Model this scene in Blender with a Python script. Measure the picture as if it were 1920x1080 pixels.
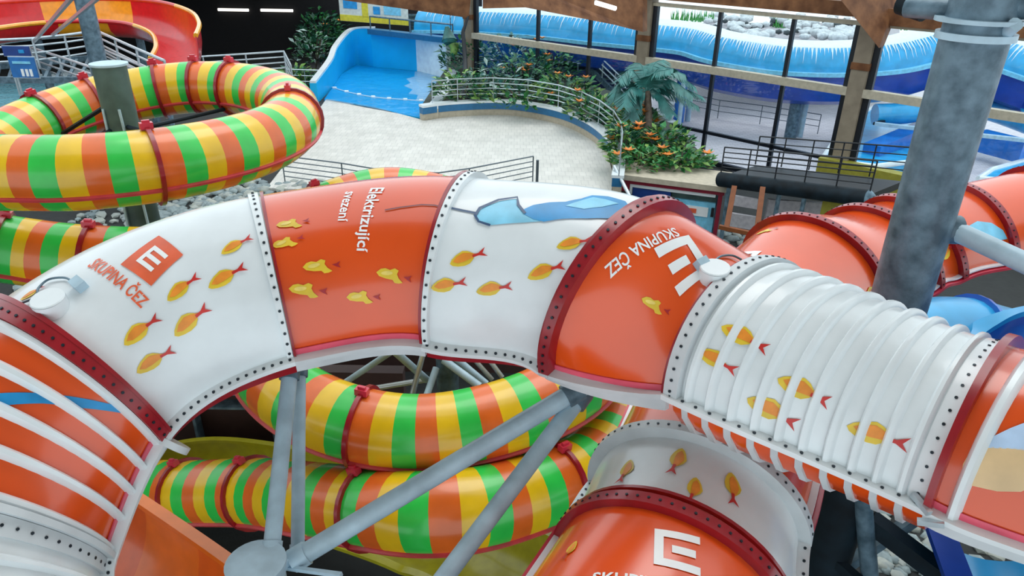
import bpy, bmesh, math, random
from mathutils import Vector, Matrix
for o in list(bpy.data.objects): bpy.data.objects.remove(o)
scn = bpy.context.scene
COL = scn.collection
random.seed(7)
V = Vector
# ------------------------------------------------------------------ camera
F = 1350.0; PITCH = math.radians(26.67); ROLL = math.radians(0.853); CAM = V((0, 0, 8))
fw = V((0, math.cos(PITCH), -math.sin(PITCH))); u0 = V((0, math.sin(PITCH), math.cos(PITCH)))
rt = V((1, 0, 0))*math.cos(ROLL) + u0*math.sin(ROLL); up = u0*math.cos(ROLL) - V((1, 0, 0))*math.sin(ROLL)
cam = bpy.data.cameras.new('camera'); cam.sensor_width = 36; cam.lens = F/1920*36; cam.clip_end = 300
co = bpy.data.objects.new('camera', cam); COL.objects.link(co)
m3 = Matrix((rt, up, -fw)).transposed()
co.matrix_world = Matrix.Translation(CAM) @ m3.to_4x4()
scn.camera = co
# ------------------------------------------------------------------ light
w = bpy.data.worlds.new('sky'); scn.world = w; w.use_nodes = True
bg = w.node_tree.nodes['Background']; bg.inputs[0].default_value = (0.82, 0.94, 1.0, 1); bg.inputs[1].default_value = 1.25
sun = bpy.data.lights.new('sun', 'SUN'); sun.energy = 0.8; sun.angle = math.radians(35); sun.color = (1, 0.97, 0.93)
so = bpy.data.objects.new('sun', sun); COL.objects.link(so); so.rotation_euler = (math.radians(-24), math.radians(8), 0)
vs = scn.view_settings; vs.view_transform = 'Standard'; vs.look = 'None'; vs.gamma = 1; vs.use_curve_mapping = False; vs.exposure = 0.28

# ------------------------------------------------------------------ helpers
def ray(x, y): return fw + rt*((x-960)/F) + up*((540-y)/F)
def at(x, y, d): return CAM + ray(x, y)*d
def atz(x, y, z):
    r = ray(x, y); return CAM + r*((z-8)/r.z)
def aty(x, y, Y):
    r = ray(x, y); return CAM + r*(Y/r.y)
def px(p):
    d = p-CAM; z = d.dot(fw); return (960+F*d.dot(rt)/z, 540-F*d.dot(up)/z)

def hexc(h):
    r = []
    for i in (0, 2, 4):
        c = int(h[i:i+2], 16)/255; r.append(c/12.92 if c <= .04045 else ((c+.055)/1.055)**2.4)
    return (*r, 1)
def mat(name, c, rough=.5, metal=0, var=0.12, scale=6, coat=0, bump=0, bscale=40, spec=.5, c2=None):
    m = bpy.data.materials.new(name); m.use_nodes = True; nt = m.node_tree; b = nt.nodes['Principled BSDF']
    if isinstance(c, str): c = hexc(c)
    b.inputs['Roughness'].default_value = rough; b.inputs['Metallic'].default_value = metal
    b.inputs['Coat Weight'].default_value = coat; b.inputs['Coat Roughness'].default_value = .12
    b.inputs['Specular IOR Level'].default_value = spec
    tc = nt.nodes.new('ShaderNodeTexCoord'); n = nt.nodes.new('ShaderNodeTexNoise'); n.inputs['Scale'].default_value = scale; n.inputs['Detail'].default_value = 5
    nt.links.new(tc.outputs['Object'], n.inputs['Vector'])
    r = nt.nodes.new('ShaderNodeValToRGB'); e = r.color_ramp.elements
    if c2 is None:
        e[0].color = tuple(max(0, x*(1-var)) for x in c[:3])+(1,); e[1].color = tuple(min(1, x*(1+var)) for x in c[:3])+(1,)
    else:
        e[0].color = hexc(c2) if isinstance(c2, str) else c2; e[1].color = c
    e[0].position = .32; e[1].position = .68
    nt.links.new(n.outputs['Fac'], r.inputs['Fac']); nt.links.new(r.outputs['Color'], b.inputs['Base Color'])
    if bump:
        n2 = nt.nodes.new('ShaderNodeTexNoise'); n2.inputs['Scale'].default_value = bscale; n2.inputs['Detail'].default_value = 4
        nt.links.new(tc.outputs['Object'], n2.inputs['Vector'])
        bp = nt.nodes.new('ShaderNodeBump'); bp.inputs['Strength'].default_value = bump; bp.inputs['Distance'].default_value = .05
        nt.links.new(n2.outputs['Fac'], bp.inputs['Height']); nt.links.new(bp.outputs['Normal'], b.inputs['Normal'])
    return m
M = {}
def dm(k, *a, **kw): M[k] = mat(k, *a, **kw)
dm('orange', (0.80, 0.082, 0.004, 1), .24, var=.08, scale=1.2, coat=.55, spec=.6)
dm('white', (0.78, 0.83, 0.85, 1), .3, var=.06, scale=2.5, coat=.4)
dm('offwhite', (0.62, 0.66, 0.68, 1), .4, var=.08, scale=4)
dm('darkred', (0.30, 0.006, 0.014, 1), .3, var=.15, coat=.3)
dm('pinkred', (0.62, 0.03, 0.06, 1), .3, var=.1, coat=.3)
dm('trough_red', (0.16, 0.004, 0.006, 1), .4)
dm('ty', (0.82, 0.50, 0.008, 1), .27, var=.08, scale=3, coat=.3)
dm('to', (0.76, 0.135, 0.014, 1), .27, var=.1, scale=3, coat=.3)
dm('tg', (0.03, 0.56, 0.07, 1), .27, var=.1, scale=3, coat=.3)
dm('bolt', (0.02, 0.03, 0.04, 1), .4, metal=.5)
dm('galv', (0.16, 0.25, 0.315, 1), .45, metal=.15, scale=7, c2=(0.055, 0.10, 0.135, 1), bump=.08)
dm('pink', (0.75, 0.09, 0.15, 1), .3, var=.1, coat=.3)
dm('seam', (0.62, 0.06, 0.07, 1), .35)
dm('galv_pale', (0.44, 0.60, 0.70, 1), .4, metal=0, var=.15, scale=5)
dm('greenpost', (0.10, 0.17, 0.16, 1), .5, metal=.1, scale=2.5, c2=(0.05, 0.085, 0.08, 1))
dm('steel', (0.55, 0.62, 0.66, 1), .3, metal=.6, var=.1)
dm('rail_dark', (0.12, 0.15, 0.17, 1), .35, metal=.5)
dm('black', (0.006, 0.008, 0.012, 1), .5)
dm('mullion', (0.008, 0.011, 0.018, 1), .4)
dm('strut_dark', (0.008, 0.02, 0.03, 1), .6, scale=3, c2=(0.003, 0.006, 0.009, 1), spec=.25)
dm('timber', (0.26, 0.11, 0.045, 1), .6, scale=2, c2=(0.10, 0.034, 0.012, 1), spec=.3)
dm('rock_dark', (0.06, 0.075, 0.08, 1), .8)
dm('ceil_unseen', (0.42, 0.34, 0.27, 1), .7)
dm('column', (0.31, 0.25, 0.18, 1), .55, scale=2, c2=(0.22, 0.175, 0.125, 1))
dm('beige', (0.48, 0.42, 0.32, 1), .6)
dm('rust', (0.22, 0.06, 0.012, 1), .5)
dm('wall_dark', (0.010, 0.009, 0.011, 1), .8)
dm('wall_brown', (0.045, 0.018, 0.014, 1), .7)
dm('olive', (0.30, 0.27, 0.03, 1), .6)
dm('flume_y', (0.33, 0.30, 0.012, 1), .3, var=.1, coat=.3)
dm('flume_o', (0.74, 0.17, 0.014, 1), .3, var=.08, coat=.3)
dm('flume_o2', (0.66, 0.115, 0.01, 1), .3, var=.08, coat=.3)
dm('flume_red', (0.60, 0.008, 0.012, 1), .25, var=.1, coat=.4)
dm('flume_yel', (0.86, 0.36, 0.01, 1), .25, var=.1, coat=.4)
dm('blue_lt', (0.02, 0.38, 0.72, 1), .3, var=.15, scale=2, coat=.3)
dm('blue', (0.008, 0.16, 0.58, 1), .3, var=.15, scale=2, coat=.3)
dm('blue_dk', (0.005, 0.05, 0.36, 1), .35, var=.15, scale=2, coat=.2)
dm('ice', (0.72, 0.84, 0.92, 1), .4, var=.06)
dm('pool_paint', (0.004, 0.46, 0.86, 1), .4, var=.10, scale=.6)
dm('pool_white', (0.80, 0.90, 0.95, 1), .4, var=.1, scale=3)
dm('band_blue', (0.02, 0.15, 0.32, 1), .4)
dm('cobble', (0.30, 0.36, 0.36, 1), .7, scale=1.5, c2=(0.15, 0.19, 0.2, 1))
dm('cobble2', (0.42, 0.43, 0.37, 1), .7, scale=1.5, c2=(0.24, 0.27, 0.27, 1))
dm('soil', (0.05, 0.06, 0.05, 1), .9)
dm('ground', (0.022, 0.024, 0.024, 1), .9, scale=3, bump=.4, bscale=6)
dm('leaf1', (0.03, 0.20, 0.05, 1), .5, var=.4, scale=3)
dm('leaf2', (0.015, 0.11, 0.06, 1), .5, var=.4, scale=3)
dm('leaf3', (0.16, 0.30, 0.06, 1), .5, var=.4, scale=3)
dm('leaf_teal', (0.035, 0.17, 0.155, 1), .45, var=.35, scale=3)
dm('leaf_grey', (0.30, 0.42, 0.38, 1), .5, var=.3, scale=3)
dm('flower', (0.75, 0.22, 0.02, 1), .5)
dm('trunk', (0.10, 0.075, 0.055, 1), .8, var=.3, scale=8)
dm('pave', (0.46, 0.43, 0.45, 1), .8, scale=9, c2=(0.34, 0.32, 0.34, 1), bump=.2, bscale=14)
dm('stone_w', (0.72, 0.74, 0.70, 1), .7, var=.15, scale=4)
dm('rock_w', (0.62, 0.65, 0.66, 1), .7, var=.2, scale=2)
dm('print_y', (0.80, 0.56, 0.04, 1), .35, var=.1)
dm('print_pale', (0.86, 0.66, 0.16, 1), .35, var=.15, scale=12)
dm('print_o', (0.84, 0.28, 0.03, 1), .35, var=.15, scale=10)
dm('print_r', (0.60, 0.03, 0.025, 1), .35)
dm('print_dr', (0.42, 0.02, 0.03, 1), .35)
dm('print_w', (0.90, 0.92, 0.92, 1), .35, var=.03)
dm('print_or', (0.80, 0.13, 0.05, 1), .35)
dm('print_blue', (0.015, 0.30, 0.66, 1), .35, var=.2, scale=4)
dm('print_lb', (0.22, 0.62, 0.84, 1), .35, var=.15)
dm('print_navy', (0.01, 0.06, 0.16, 1), .35)
dm('print_grey', (0.18, 0.05, 0.06, 1), .4)
dm('print_skin', (0.80, 0.56, 0.30, 1), .35, var=.15, scale=3)
dm('print_sky', (0.50, 0.66, 0.88, 1), .35)
dm('sign_blue', (0.012, 0.05, 0.24, 1), .4)
dm('sign_blue2', (0.02, 0.16, 0.46, 1), .4)
dm('sign_yellow', (0.75, 0.62, 0.04, 1), .4)
dm('sign_cream', (0.70, 0.72, 0.66, 1), .5)
dm('kiosk_red', (0.26, 0.008, 0.03, 1), .45)
dm('purple', (0.02, 0.03, 0.16, 1), .6)
dm('grass', (0.08, 0.34, 0.08, 1), .8, var=.3, scale=5)

# tiled floor of the beach
def tiles(name, c1, c2, mort, sx, sy, nf=.35):
    m = bpy.data.materials.new(name); m.use_nodes = True; nt = m.node_tree; b = nt.nodes['Principled BSDF']; b.inputs['Roughness'].default_value = .45
    tc = nt.nodes.new('ShaderNodeTexCoord'); bt = nt.nodes.new('ShaderNodeTexBrick'); bt.offset = 0.5
    bt.inputs['Color1'].default_value = c1; bt.inputs['Color2'].default_value = c2; bt.inputs['Mortar'].default_value = mort
    bt.inputs['Scale'].default_value = 1; bt.inputs['Brick Width'].default_value = sx; bt.inputs['Row Height'].default_value = sy; bt.inputs['Mortar Size'].default_value = .012
    nt.links.new(tc.outputs['Object'], bt.inputs['Vector'])
    n = nt.nodes.new('ShaderNodeTexNoise'); n.inputs['Scale'].default_value = 1.3; nt.links.new(tc.outputs['Object'], n.inputs['Vector'])
    mx = nt.nodes.new('ShaderNodeMix'); mx.data_type = 'RGBA'; mx.blend_type = 'MULTIPLY'; mx.inputs[0].default_value = nf
    nt.links.new(bt.outputs['Color'], mx.inputs[6]); nt.links.new(n.outputs['Fac'], mx.inputs[7]); nt.links.new(mx.outputs[2], b.inputs['Base Color'])
    return m
M['tiles'] = tiles('tiles', (.78, .75, .69, 1), (.70, .68, .62, 1), (.60, .58, .54, 1), .25, .5)
M['pavers'] = tiles('pavers', (.72, .67, .70, 1), (.60, .56, .60, 1), (.44, .41, .44, 1), .4, .2, .1)
def glassmat(name, col, fac):
    m = bpy.data.materials.new(name); m.use_nodes = True; nt = m.node_tree; nt.nodes.clear()
    o = nt.nodes.new('ShaderNodeOutputMaterial'); t = nt.nodes.new('ShaderNodeBsdfTransparent'); t.inputs[0].default_value = col
    g = nt.nodes.new('ShaderNodeBsdfGlossy'); g.inputs['Roughness'].default_value = .02; mx = nt.nodes.new('ShaderNodeMixShader'); mx.inputs[0].default_value = fac
    nt.links.new(t.outputs[0], mx.inputs[1]); nt.links.new(g.outputs[0], mx.inputs[2]); nt.links.new(mx.outputs[0], o.inputs[0]); return m
M['glass'] = glassmat('glass', (.94, .98, 1, 1), .04)
def watermat(name, col, deep):
    m = bpy.data.materials.new(name); m.use_nodes = True; nt = m.node_tree; b = nt.nodes['Principled BSDF']
    b.inputs['Roughness'].default_value = .06; b.inputs['Base Color'].default_value = col; b.inputs['Alpha'].default_value = deep
    tc = nt.nodes.new('ShaderNodeTexCoord'); n = nt.nodes.new('ShaderNodeTexNoise'); n.inputs['Scale'].default_value = 1.1; n.inputs['Detail'].default_value = 3
    bp = nt.nodes.new('ShaderNodeBump'); bp.inputs['Strength'].default_value = .8; bp.inputs['Distance'].default_value = .15
    nt.links.new(tc.outputs['Object'], n.inputs['Vector']); nt.links.new(n.outputs['Fac'], bp.inputs['Height']); nt.links.new(bp.outputs['Normal'], b.inputs['Normal']); return m
M['water'] = watermat('water', (.004, .42, .82, 1), .28)
M['water_pale'] = watermat('water_pale', (.22, .50, .60, 1), .85)
def lampmat():
    m = bpy.data.materials.new('lamp_glow'); m.use_nodes = True; b = m.node_tree.nodes['Principled BSDF']
    b.inputs['Emission Color'].default_value = (1, .95, .85, 1); b.inputs['Emission Strength'].default_value = 1.6; return m
M['lamp'] = lampmat()

def tag(o, label=None, cat=None, group=None, kind=None):
    if label: o['label'] = label
    if cat: o['category'] = cat
    if group: o['group'] = group
    if kind: o['kind'] = kind
    return o
def thing(name, label, cat, loc=(0, 0, 0), group=None):
    o = bpy.data.objects.new(name, None); COL.objects.link(o); o.location = loc; o.empty_display_size = .1
    return tag(o, label, cat, group)

class MB:
    """collects polygons in world coordinates, then builds one mesh object"""
    def __init__(s): s.v = []; s.f = []; s.mi = []
    def add(s, vs_, fs, mi=0):
        n = len(s.v); s.v += [V(a) for a in vs_]; s.f += [[n+i for i in f] for f in fs]; s.mi += [mi]*len(fs); return s
    def box(s, c, sx, sy, sz, X=V((1, 0, 0)), Y=V((0, 1, 0)), Z=V((0, 0, 1)), mi=0):
        c = V(c); p = []
        for k in (-.5, .5):
            for j in (-.5, .5):
                for i in (-.5, .5): p.append(c+X*(i*sx)+Y*(j*sy)+Z*(k*sz))
        return s.add(p, [(0, 2, 3, 1), (4, 5, 7, 6), (0, 1, 5, 4), (2, 6, 7, 3), (0, 4, 6, 2), (1, 3, 7, 5)], mi)
    def bar(s, a, b, wd, ht=None, mi=0, upv=None):
        a = V(a); b = V(b); d = (b-a); L = d.length; d.normalize(); upv = V(upv) if upv else (V((0, 0, 1)) if abs(d.z) < .95 else V((0, 1, 0)))
        X = d.cross(upv).normalized(); Z = X.cross(d).normalized()
        return s.box((a+b)/2, wd, L, ht or wd, X, d, Z, mi)
    def tube(s, pts, r, n=8, mi=0, caps=True, r2=None):
        pts = [V(p) for p in pts]; N = len(pts); base = len(s.v); prev = None
        for i, p in enumerate(pts):
            t = (pts[min(i+1, N-1)]-pts[max(i-1, 0)]).normalized()
            if prev is None: x = t.cross(V((0, 0, 1)) if abs(t.z) < .9 else V((0, 1, 0))).normalized()
            else: x = (prev-t*prev.dot(t)).normalized()
            prev = x; y = t.cross(x)
            rr = r if r2 is None else r+(r2-r)*i/(N-1)
            for k in range(n):
                a = 2*math.pi*k/n; s.v.append(p+x*(rr*math.cos(a))+y*(rr*math.sin(a)))
        for i in range(N-1):
            for k in range(n):
                a = base+i*n+k; b = base+i*n+(k+1) % n; s.f.append([a, b, b+n, a+n]); s.mi.append(mi)
        if caps:
            s.f.append([base+k for k in range(n)][::-1]); s.mi.append(mi)
            s.f.append([base+(N-1)*n+k for k in range(n)]); s.mi.append(mi)
        return s
    def prism(s, poly, h, mi=0, axis=V((0, 0, 1))):
        """poly: list of 3d points (planar), extruded by axis*h"""
        n = len(poly); a = [V(p) for p in poly]; b = [p+axis*h for p in a]
        fs = [list(range(n))[::-1], [n+i for i in range(n)]] + [[i, (i+1) % n, n+(i+1) % n, n+i] for i in range(n)]
        return s.add(a+b, fs, mi)
    def grid(s, rows, mi=0, closed=False, caps=False, mif=None):
        n = len(s.v); R = len(rows); C = len(rows[0])
        for r in rows: s.v += [V(p) for p in r]
        for i in range(R-1):
            for j in range(C if closed else C-1):
                s.f.append([n+i*C+j, n+i*C+(j+1) % C, n+(i+1)*C+(j+1) % C, n+(i+1)*C+j]); s.mi.append(mif(i, j) if mif else mi)
        if caps and closed:
            s.f.append([n+j for j in range(C)][::-1]); s.mi.append(mi); s.f.append([n+(R-1)*C+j for j in range(C)]); s.mi.append(mi)
        return s
    def build(s, name, ms, parent=None, smooth=True, origin=None, angle=40):
        if not isinstance(ms, (list, tuple)): ms = [ms]
        me = bpy.data.meshes.new(name); off = V(origin) if origin is not None else (parent_loc(parent) if parent else V((0, 0, 0)))
        me.from_pydata([tuple(p-off) for p in s.v], [], s.f)
        for m in ms: me.materials.append(M[m] if isinstance(m, str) else m)
        me.polygons.foreach_set('material_index', s.mi); me.update()
        bm = bmesh.new(); bm.from_mesh(me); bmesh.ops.recalc_face_normals(bm, faces=bm.faces)
        bm.to_mesh(me); bm.free()
        if smooth:
            me.polygons.foreach_set('use_smooth', [True]*len(me.polygons))
            me.set_sharp_from_angle(angle=math.radians(angle))
        o = bpy.data.objects.new(name, me); COL.objects.link(o)
        if parent: o.parent = parent; o.location = off-parent_loc(parent)
        else: o.location = off
        return o
def parent_loc(p):
    l = V((0, 0, 0))
    while p: l += V(p.location); p = p.parent
    return l
def catmull(P, n=12):
    P = [V(p) for p in P]; out = []
    for i in range(len(P)-1):
        a = P[max(i-1, 0)]; b = P[i]; c = P[i+1]; d = P[min(i+2, len(P)-1)]
        for k in range(n):
            t = k/n; out.append(.5*((2*b)+(c-a)*t+(2*a-5*b+4*c-d)*t*t+(3*b-a-3*c+d)*t*t*t))
    out.append(P[-1]); return out
def resample(P, step):
    out = [P[0]]; acc = 0
    for i in range(1, len(P)):
        a = P[i-1]; b = P[i]; L = (b-a).length
        while acc+L >= step:
            t = (step-acc)/L; a = a+(b-a)*t; out.append(a.copy()); L = (b-a).length; acc = 0
        acc += L
    return out
def inst(src, name, parent, loc, rot=None, sc=None):
    o = src.copy(); COL.objects.link(o); o.name = name; o.parent = parent; o.location = loc
    if rot: o.rotation_euler = rot
    if sc: o.scale = sc
    return o
# ================================================================== raft slides (dome over shallow trough)
R = 0.8
MAIN = [
  ((-3.094,2.584,3.698),(-0.3244,0.7353,0.5951),(0.8052,0.5448,-0.2342),(0.4964,-0.4032,0.7688)),
  ((-3.475,3.448,4.396),(0.0836,0.8941,0.4400),(0.9667,0.0343,-0.2534),(0.2417,-0.4465,0.8615)),
  ((-3.071,4.316,5.026),(0.4812,0.8039,0.3496),(0.8764,-0.4505,-0.1704),(-0.0204,-0.3884,0.9213)),
  ((-1.805,4.988,5.433),(0.9303,0.3620,0.0595),(0.3669,-0.9165,-0.1594),(0.0032,-0.1701,0.9854)),
  ((-0.415,5.111,5.549),(0.9709,-0.2389,-0.0158),(-0.2369,-0.9493,-0.2065),(-0.0344,-0.2042,0.9783)),
  ((0.796,4.849,5.486),(0.7200,-0.6789,-0.1438),(-0.6781,-0.6442,-0.3540),(-0.1477,-0.3523,0.9242)),
  ((1.689,4.516,5.155),(0.6269,-0.7698,0.1200),(-0.7787,-0.6238,0.0664),(-0.0237,0.1351,0.9906)),
  ((3.090,3.873,4.885),(0.7022,-0.7100,0.0524),(-0.7118,-0.7017,0.0306),(-0.0150,0.0588,0.9982)),
  ((4.154,3.130,4.884),(0.5028,-0.8613,-0.0739),(-0.8583,-0.4872,-0.1612),(-0.1029,-0.1445,0.9841)),
  ((4.75,1.35,4.78),(0.20,-0.975,-0.06),(-0.975,-0.20,-0.08),(-0.09,-0.07,0.99))]
LOW = [
  ((0.35,2.15,3.90),(0.42,0.91,0.0),(0.89,-0.42,-0.08),(0.08,-0.03,0.99)),
  ((1.154,3.611,3.938),(0.4769,0.8788,0.0140),(0.8758,-0.4738,-0.0915),(0.0738,-0.0559,0.9957)),
  ((1.465,4.330,3.954),(0.5139,0.8519,0.1008),(0.8326,-0.5236,0.1806),(-0.2066,0.0089,0.9784)),
  ((2.290,5.928,4.210),(0.5228,0.8420,0.1329),(0.8520,-0.5214,-0.0483),(-0.0286,-0.1385,0.9899)),
  ((3.402,7.450,4.445),(0.7157,0.6799,0.1597),(0.6984,-0.6977,-0.1592),(-0.0032,-0.2255,0.9742)),
  ((4.449,8.115,4.345),(0.8124,0.5332,0.2361),(0.5451,-0.8382,0.0170),(-0.2070,-0.1149,0.9716)),
  ((5.042,8.508,4.322),(0.8956,0.3597,0.2617),(0.3707,-0.9287,0.0081),(-0.2460,-0.0897,0.9651)),
  ((5.90,8.86,4.36),(0.95,0.30,0.08),(0.28,-0.955,0.0),(-0.12,-0.03,0.99)),
  ((7.05,9.15,4.50),(0.97,0.22,0.10),(0.22,-0.975,0.0),(-0.10,-0.02,0.99)),
  ((8.40,9.40,4.70),(0.98,0.18,0.10),(0.18,-0.98,0.0),(-0.10,-0.02,0.99))]
def stuff(o): o['kind'] = 'stuff'; return o
class Slide:
    def __init__(s, J, h): s.J = [tuple(V(a) for a in j) for j in J]; s.h = h
    def fr(s, i, u):
        A = s.J[i]; B = s.J[i+1]; L = (B[0]-A[0]).length
        C = A[0]*(2*u**3-3*u**2+1)+A[1]*(L*(u**3-2*u**2+u))+B[0]*(-2*u**3+3*u**2)+B[1]*(L*(u**3-u**2))
        S = (A[2]*(1-u)+B[2]*u).normalized(); U = A[3]*(1-u)+B[3]*u; U = (U-S*U.dot(S)).normalized()
        return C, S, U
    def p(s, i, u, t, off=0):
        C, S, U = s.fr(i, u); return C+S*((R+off)*math.cos(t))+U*((R*s.h+off)*math.sin(t))
    def nrm(s, i, u, t):
        e = 1e-3; a = s.p(i, u+e, t)-s.p(i, u-e, t); b = s.p(i, u, t+e)-s.p(i, u, t-e); n = a.cross(b).normalized()
        C = s.fr(i, u)[0]; return n if n.dot(s.p(i, u, t)-C) > 0 else -n
    def inv(s, i, x, y):
        """surface point of segment i seen along a sight line"""
        best = None
        for a in range(-6, 47):
            for b in range(2, 60):
                u = a/40; t = b/60*math.pi; P = s.p(i, u, t)
                if s.nrm_fast(i, u, t, P): continue
                q = px(P); d = (q[0]-x)**2+(q[1]-y)**2
                if best is None or d < best[0]: best = (d, u, t)
        _, u, t = best
        for it in range(12):
            q = px(s.p(i, u, t)); e = 1e-3; qu = px(s.p(i, u+e, t)); qt = px(s.p(i, u, t+e))
            a, b, c, d = (qu[0]-q[0])/e, (qt[0]-q[0])/e, (qu[1]-q[1])/e, (qt[1]-q[1])/e; D = a*d-b*c
            if abs(D) < 300: break
            dx, dy = x-q[0], y-q[1]; du = (d*dx-b*dy)/D; dtt = (a*dy-c*dx)/D
            u += max(-.08, min(.08, du)); t += max(-.08, min(.08, dtt)); t = max(.02, min(3.1, t))
        return u, t
    def nrm_fast(s, i, u, t, P):
        C, S, U = s.fr(i, u); n = S*math.cos(t)+U*math.sin(t); return n.dot(CAM-P) < 0.05
def seg_shell(sl, i, K=14, A=26, th=.025):
    mb = MB(); rows = []
    for k in range(K+1):
        u = k/K; rows.append([sl.p(i, u, math.pi*a/A) for a in range(A+1)]+[sl.p(i, u, math.pi*a/A, -th) for a in range(A, -1, -1)])
    return mb.grid(rows, closed=True, caps=True)
def trough_profile(C, S, U, o=0, dp=1):
    prof = [(1.0, -.02), (.92, -.02), (.78, -.14), (.58, -.27), (.3, -.33), (0, -.35), (-.3, -.33), (-.58, -.27), (-.78, -.14), (-.92, -.02), (-1, -.02)]
    if dp != 1: prof = [(1.0, -.02), (.96, -.02), (.93, -.18), (.8, -.36), (.48, -.48), (0, -.52), (-.48, -.48), (-.8, -.36), (-.93, -.18), (-.96, -.02), (-1, -.02)]
    out = [C+S*(a*R)+U*(b*R-o) for a, b in prof]; inn = [C+S*(a*R*.97)+U*(b*R+.02) for a, b in prof[::-1]]
    return out+inn
def trough(sl, i, K=12, dp=1):
    return MB().grid([trough_profile(*sl.fr(i, k/K), 0, dp) for k in range(K+1)], closed=True, caps=True)
def side_flange(sl, i, sgn, wd=.085, th=.035, K=12, z=0., ins=-.01):
    rows = []
    for k in range(K+1):
        C, S, U = sl.fr(i, k/K); a = sgn*(R+ins); b = sgn*(R+wd)
        rows.append([C+S*a+U*(z+th/2), C+S*b+U*(z+th/2), C+S*b+U*(z-th/2), C+S*a+U*(z-th/2)])
    return MB().grid(rows, closed=True, caps=True)
def lip(sl, i, u, ht=.07, wd=.05, A=30, base=-.005, du=None):
    """raised bolted flange across the dome at station u (width along the slide wd)"""
    L = (sl.J[i+1][0]-sl.J[i][0]).length; d = wd/L/2; rows = []
    for a in range(A+1):
        t = math.pi*a/A
        rows.append([sl.p(i, u-d, t, base), sl.p(i, u-d, t, ht), sl.p(i, u+d, t, ht), sl.p(i, u+d, t, base)])
    return MB().grid(rows, closed=True, caps=True)
def rib(sl, i, u, ht=.045, wd=.075, A=28, tr=False):
    L = (sl.J[i+1][0]-sl.J[i][0]).length; d = wd/L/2; rows = []
    for a in range(A+1):
        t = math.pi*a/A
        rows.append([sl.p(i, u+d*x, t, ht*y) for x, y in ((-1, -.1), (-.8, .45), (-.35, .95), (.35, .95), (.8, .45), (1, -.1))])
    return MB().grid(rows, closed=True, caps=True)
def trough_rib(sl, i, u, wd=.045):
    L = (sl.J[i+1][0]-sl.J[i][0]).length; d = wd/L/2; rows = []
    for du in (-d, d):
        C, S, U = sl.fr(i, u+du)
        P = trough_profile(C, S, U, .03, 2)[:11]; Q = trough_profile(C, S, U, 0, 2)[:11]
        rows.append(P+Q[::-1])
    return MB().grid(rows, closed=True, caps=True)
def bolts_row(pts, nrms, r=.0105, h=.01):
    mb = MB()
    for p, n in zip(pts, nrms):
        x = n.orthogonal().normalized(); y = n.cross(x)
        mb.prism([p+x*(r*math.cos(k*math.pi/3))+y*(r*math.sin(k*math.pi/3)) for k in range(6)], h, axis=n)
    return mb
def lip_bolts(sl, i, u, off=.0, side=1, n=30, wd=.05, onface=True, ht=.07):
    pts = []; ns = []; L = (sl.J[i+1][0]-sl.J[i][0]).length
    for k in range(n):
        t = math.pi*(k+.7)/(n+.4)
        uu = u+side*off/L
        nn = sl.nrm(i, uu, t); pts.append(sl.p(i, uu, t, ht-.004)); ns.append(nn)
    return bolts_row(pts, ns)
def flange_bolts(sl, i, sgn=1, off=.05, step=.09):
    L = (sl.J[i+1][0]-sl.J[i][0]).length; n = max(3, int(L/step)); pts = []; ns = []
    for k in range(n):
        C, S, U = sl.fr(i, (k+.5)/n); pts.append(C+S*(sgn*(R+off))+U*.016); ns.append(U)
    return bolts_row(pts, ns, .011)

# ---------- flat print that follows the dome
def decal(sl, i, polys, mats, name, parent, p0, p1=None, off=.006, ht=None, cuts=3, label=None):
    """polys: list of (list of 2d points in metres, material index) around the origin; p0/p1: sight lines of the origin and of the +x direction"""
    u0_, t0 = sl.inv(i, *p0); u1, t1 = sl.inv(i, *p1)
    e = 1e-3; Pu = (sl.p(i, u0_+e, t0)-sl.p(i, u0_-e, t0))/(2*e); Pt = (sl.p(i, u0_, t0+e)-sl.p(i, u0_, t0-e))/(2*e)
    n = sl.nrm(i, u0_, t0); ax = (Pu*(u1-u0_)+Pt*(t1-t0)); ax = (ax-n*ax.dot(n)).normalized(); ay = n.cross(ax)
    guu, gut, gtt = Pu.dot(Pu), Pu.dot(Pt), Pt.dot(Pt); D = guu*gtt-gut*gut
    def mp(x, y, o):
        d = ax*x+ay*y; a, b = d.dot(Pu), d.dot(Pt)
        return sl.p(i, u0_+(a*gtt-b*gut)/D, t0+(b*guu-a*gut)/D, o)
    return print_mesh(polys, mats, name, parent, mp, off, cuts, label)
def print_mesh(polys, mats, name, parent, mp, off, cuts, label):
    bm = bmesh.new()
    for q, (poly, mi) in enumerate(polys):
        b2 = bmesh.new(); vs_ = [b2.verts.new((x, y, 0)) for x, y in poly]; f = b2.faces.new(vs_); f.normal_update()
        bmesh.ops.triangulate(b2, faces=[f])
        if cuts: bmesh.ops.subdivide_edges(b2, edges=b2.edges[:], cuts=cuts, use_grid_fill=True)
        mpv = {}
        for v in b2.verts: mpv[v] = bm.verts.new(mp(v.co.x, v.co.y, off+.0022*mi))
        for f in b2.faces:
            try: nf = bm.faces.new([mpv[v] for v in f.verts]); nf.material_index = mi
            except ValueError: pass
        b2.free()
    me = bpy.data.meshes.new(name); pl = parent_loc(parent)
    for v in bm.verts: v.co -= pl
    bm.to_mesh(me); bm.free()
    for m in mats: me.materials.append(M[m])
    me.polygons.foreach_set('use_smooth', [True]*len(me.polygons))
    o = bpy.data.objects.new(name, me); COL.objects.link(o); o.parent = parent
    if label: o['label'] = label
    return o
def decal_px(sl, i, outline, m, name, parent, off=.006, cuts=4, lvl=0, label=None):
    """outline given as sight lines, carried onto the dome as (u, t) coordinates"""
    uv = [sl.inv(i, *q) for q in outline]
    return print_mesh([(uv, 0)], [m], name, parent, lambda a, b, o: sl.p(i, a, b, o), off+lvl*.0022, cuts, label)
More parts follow.
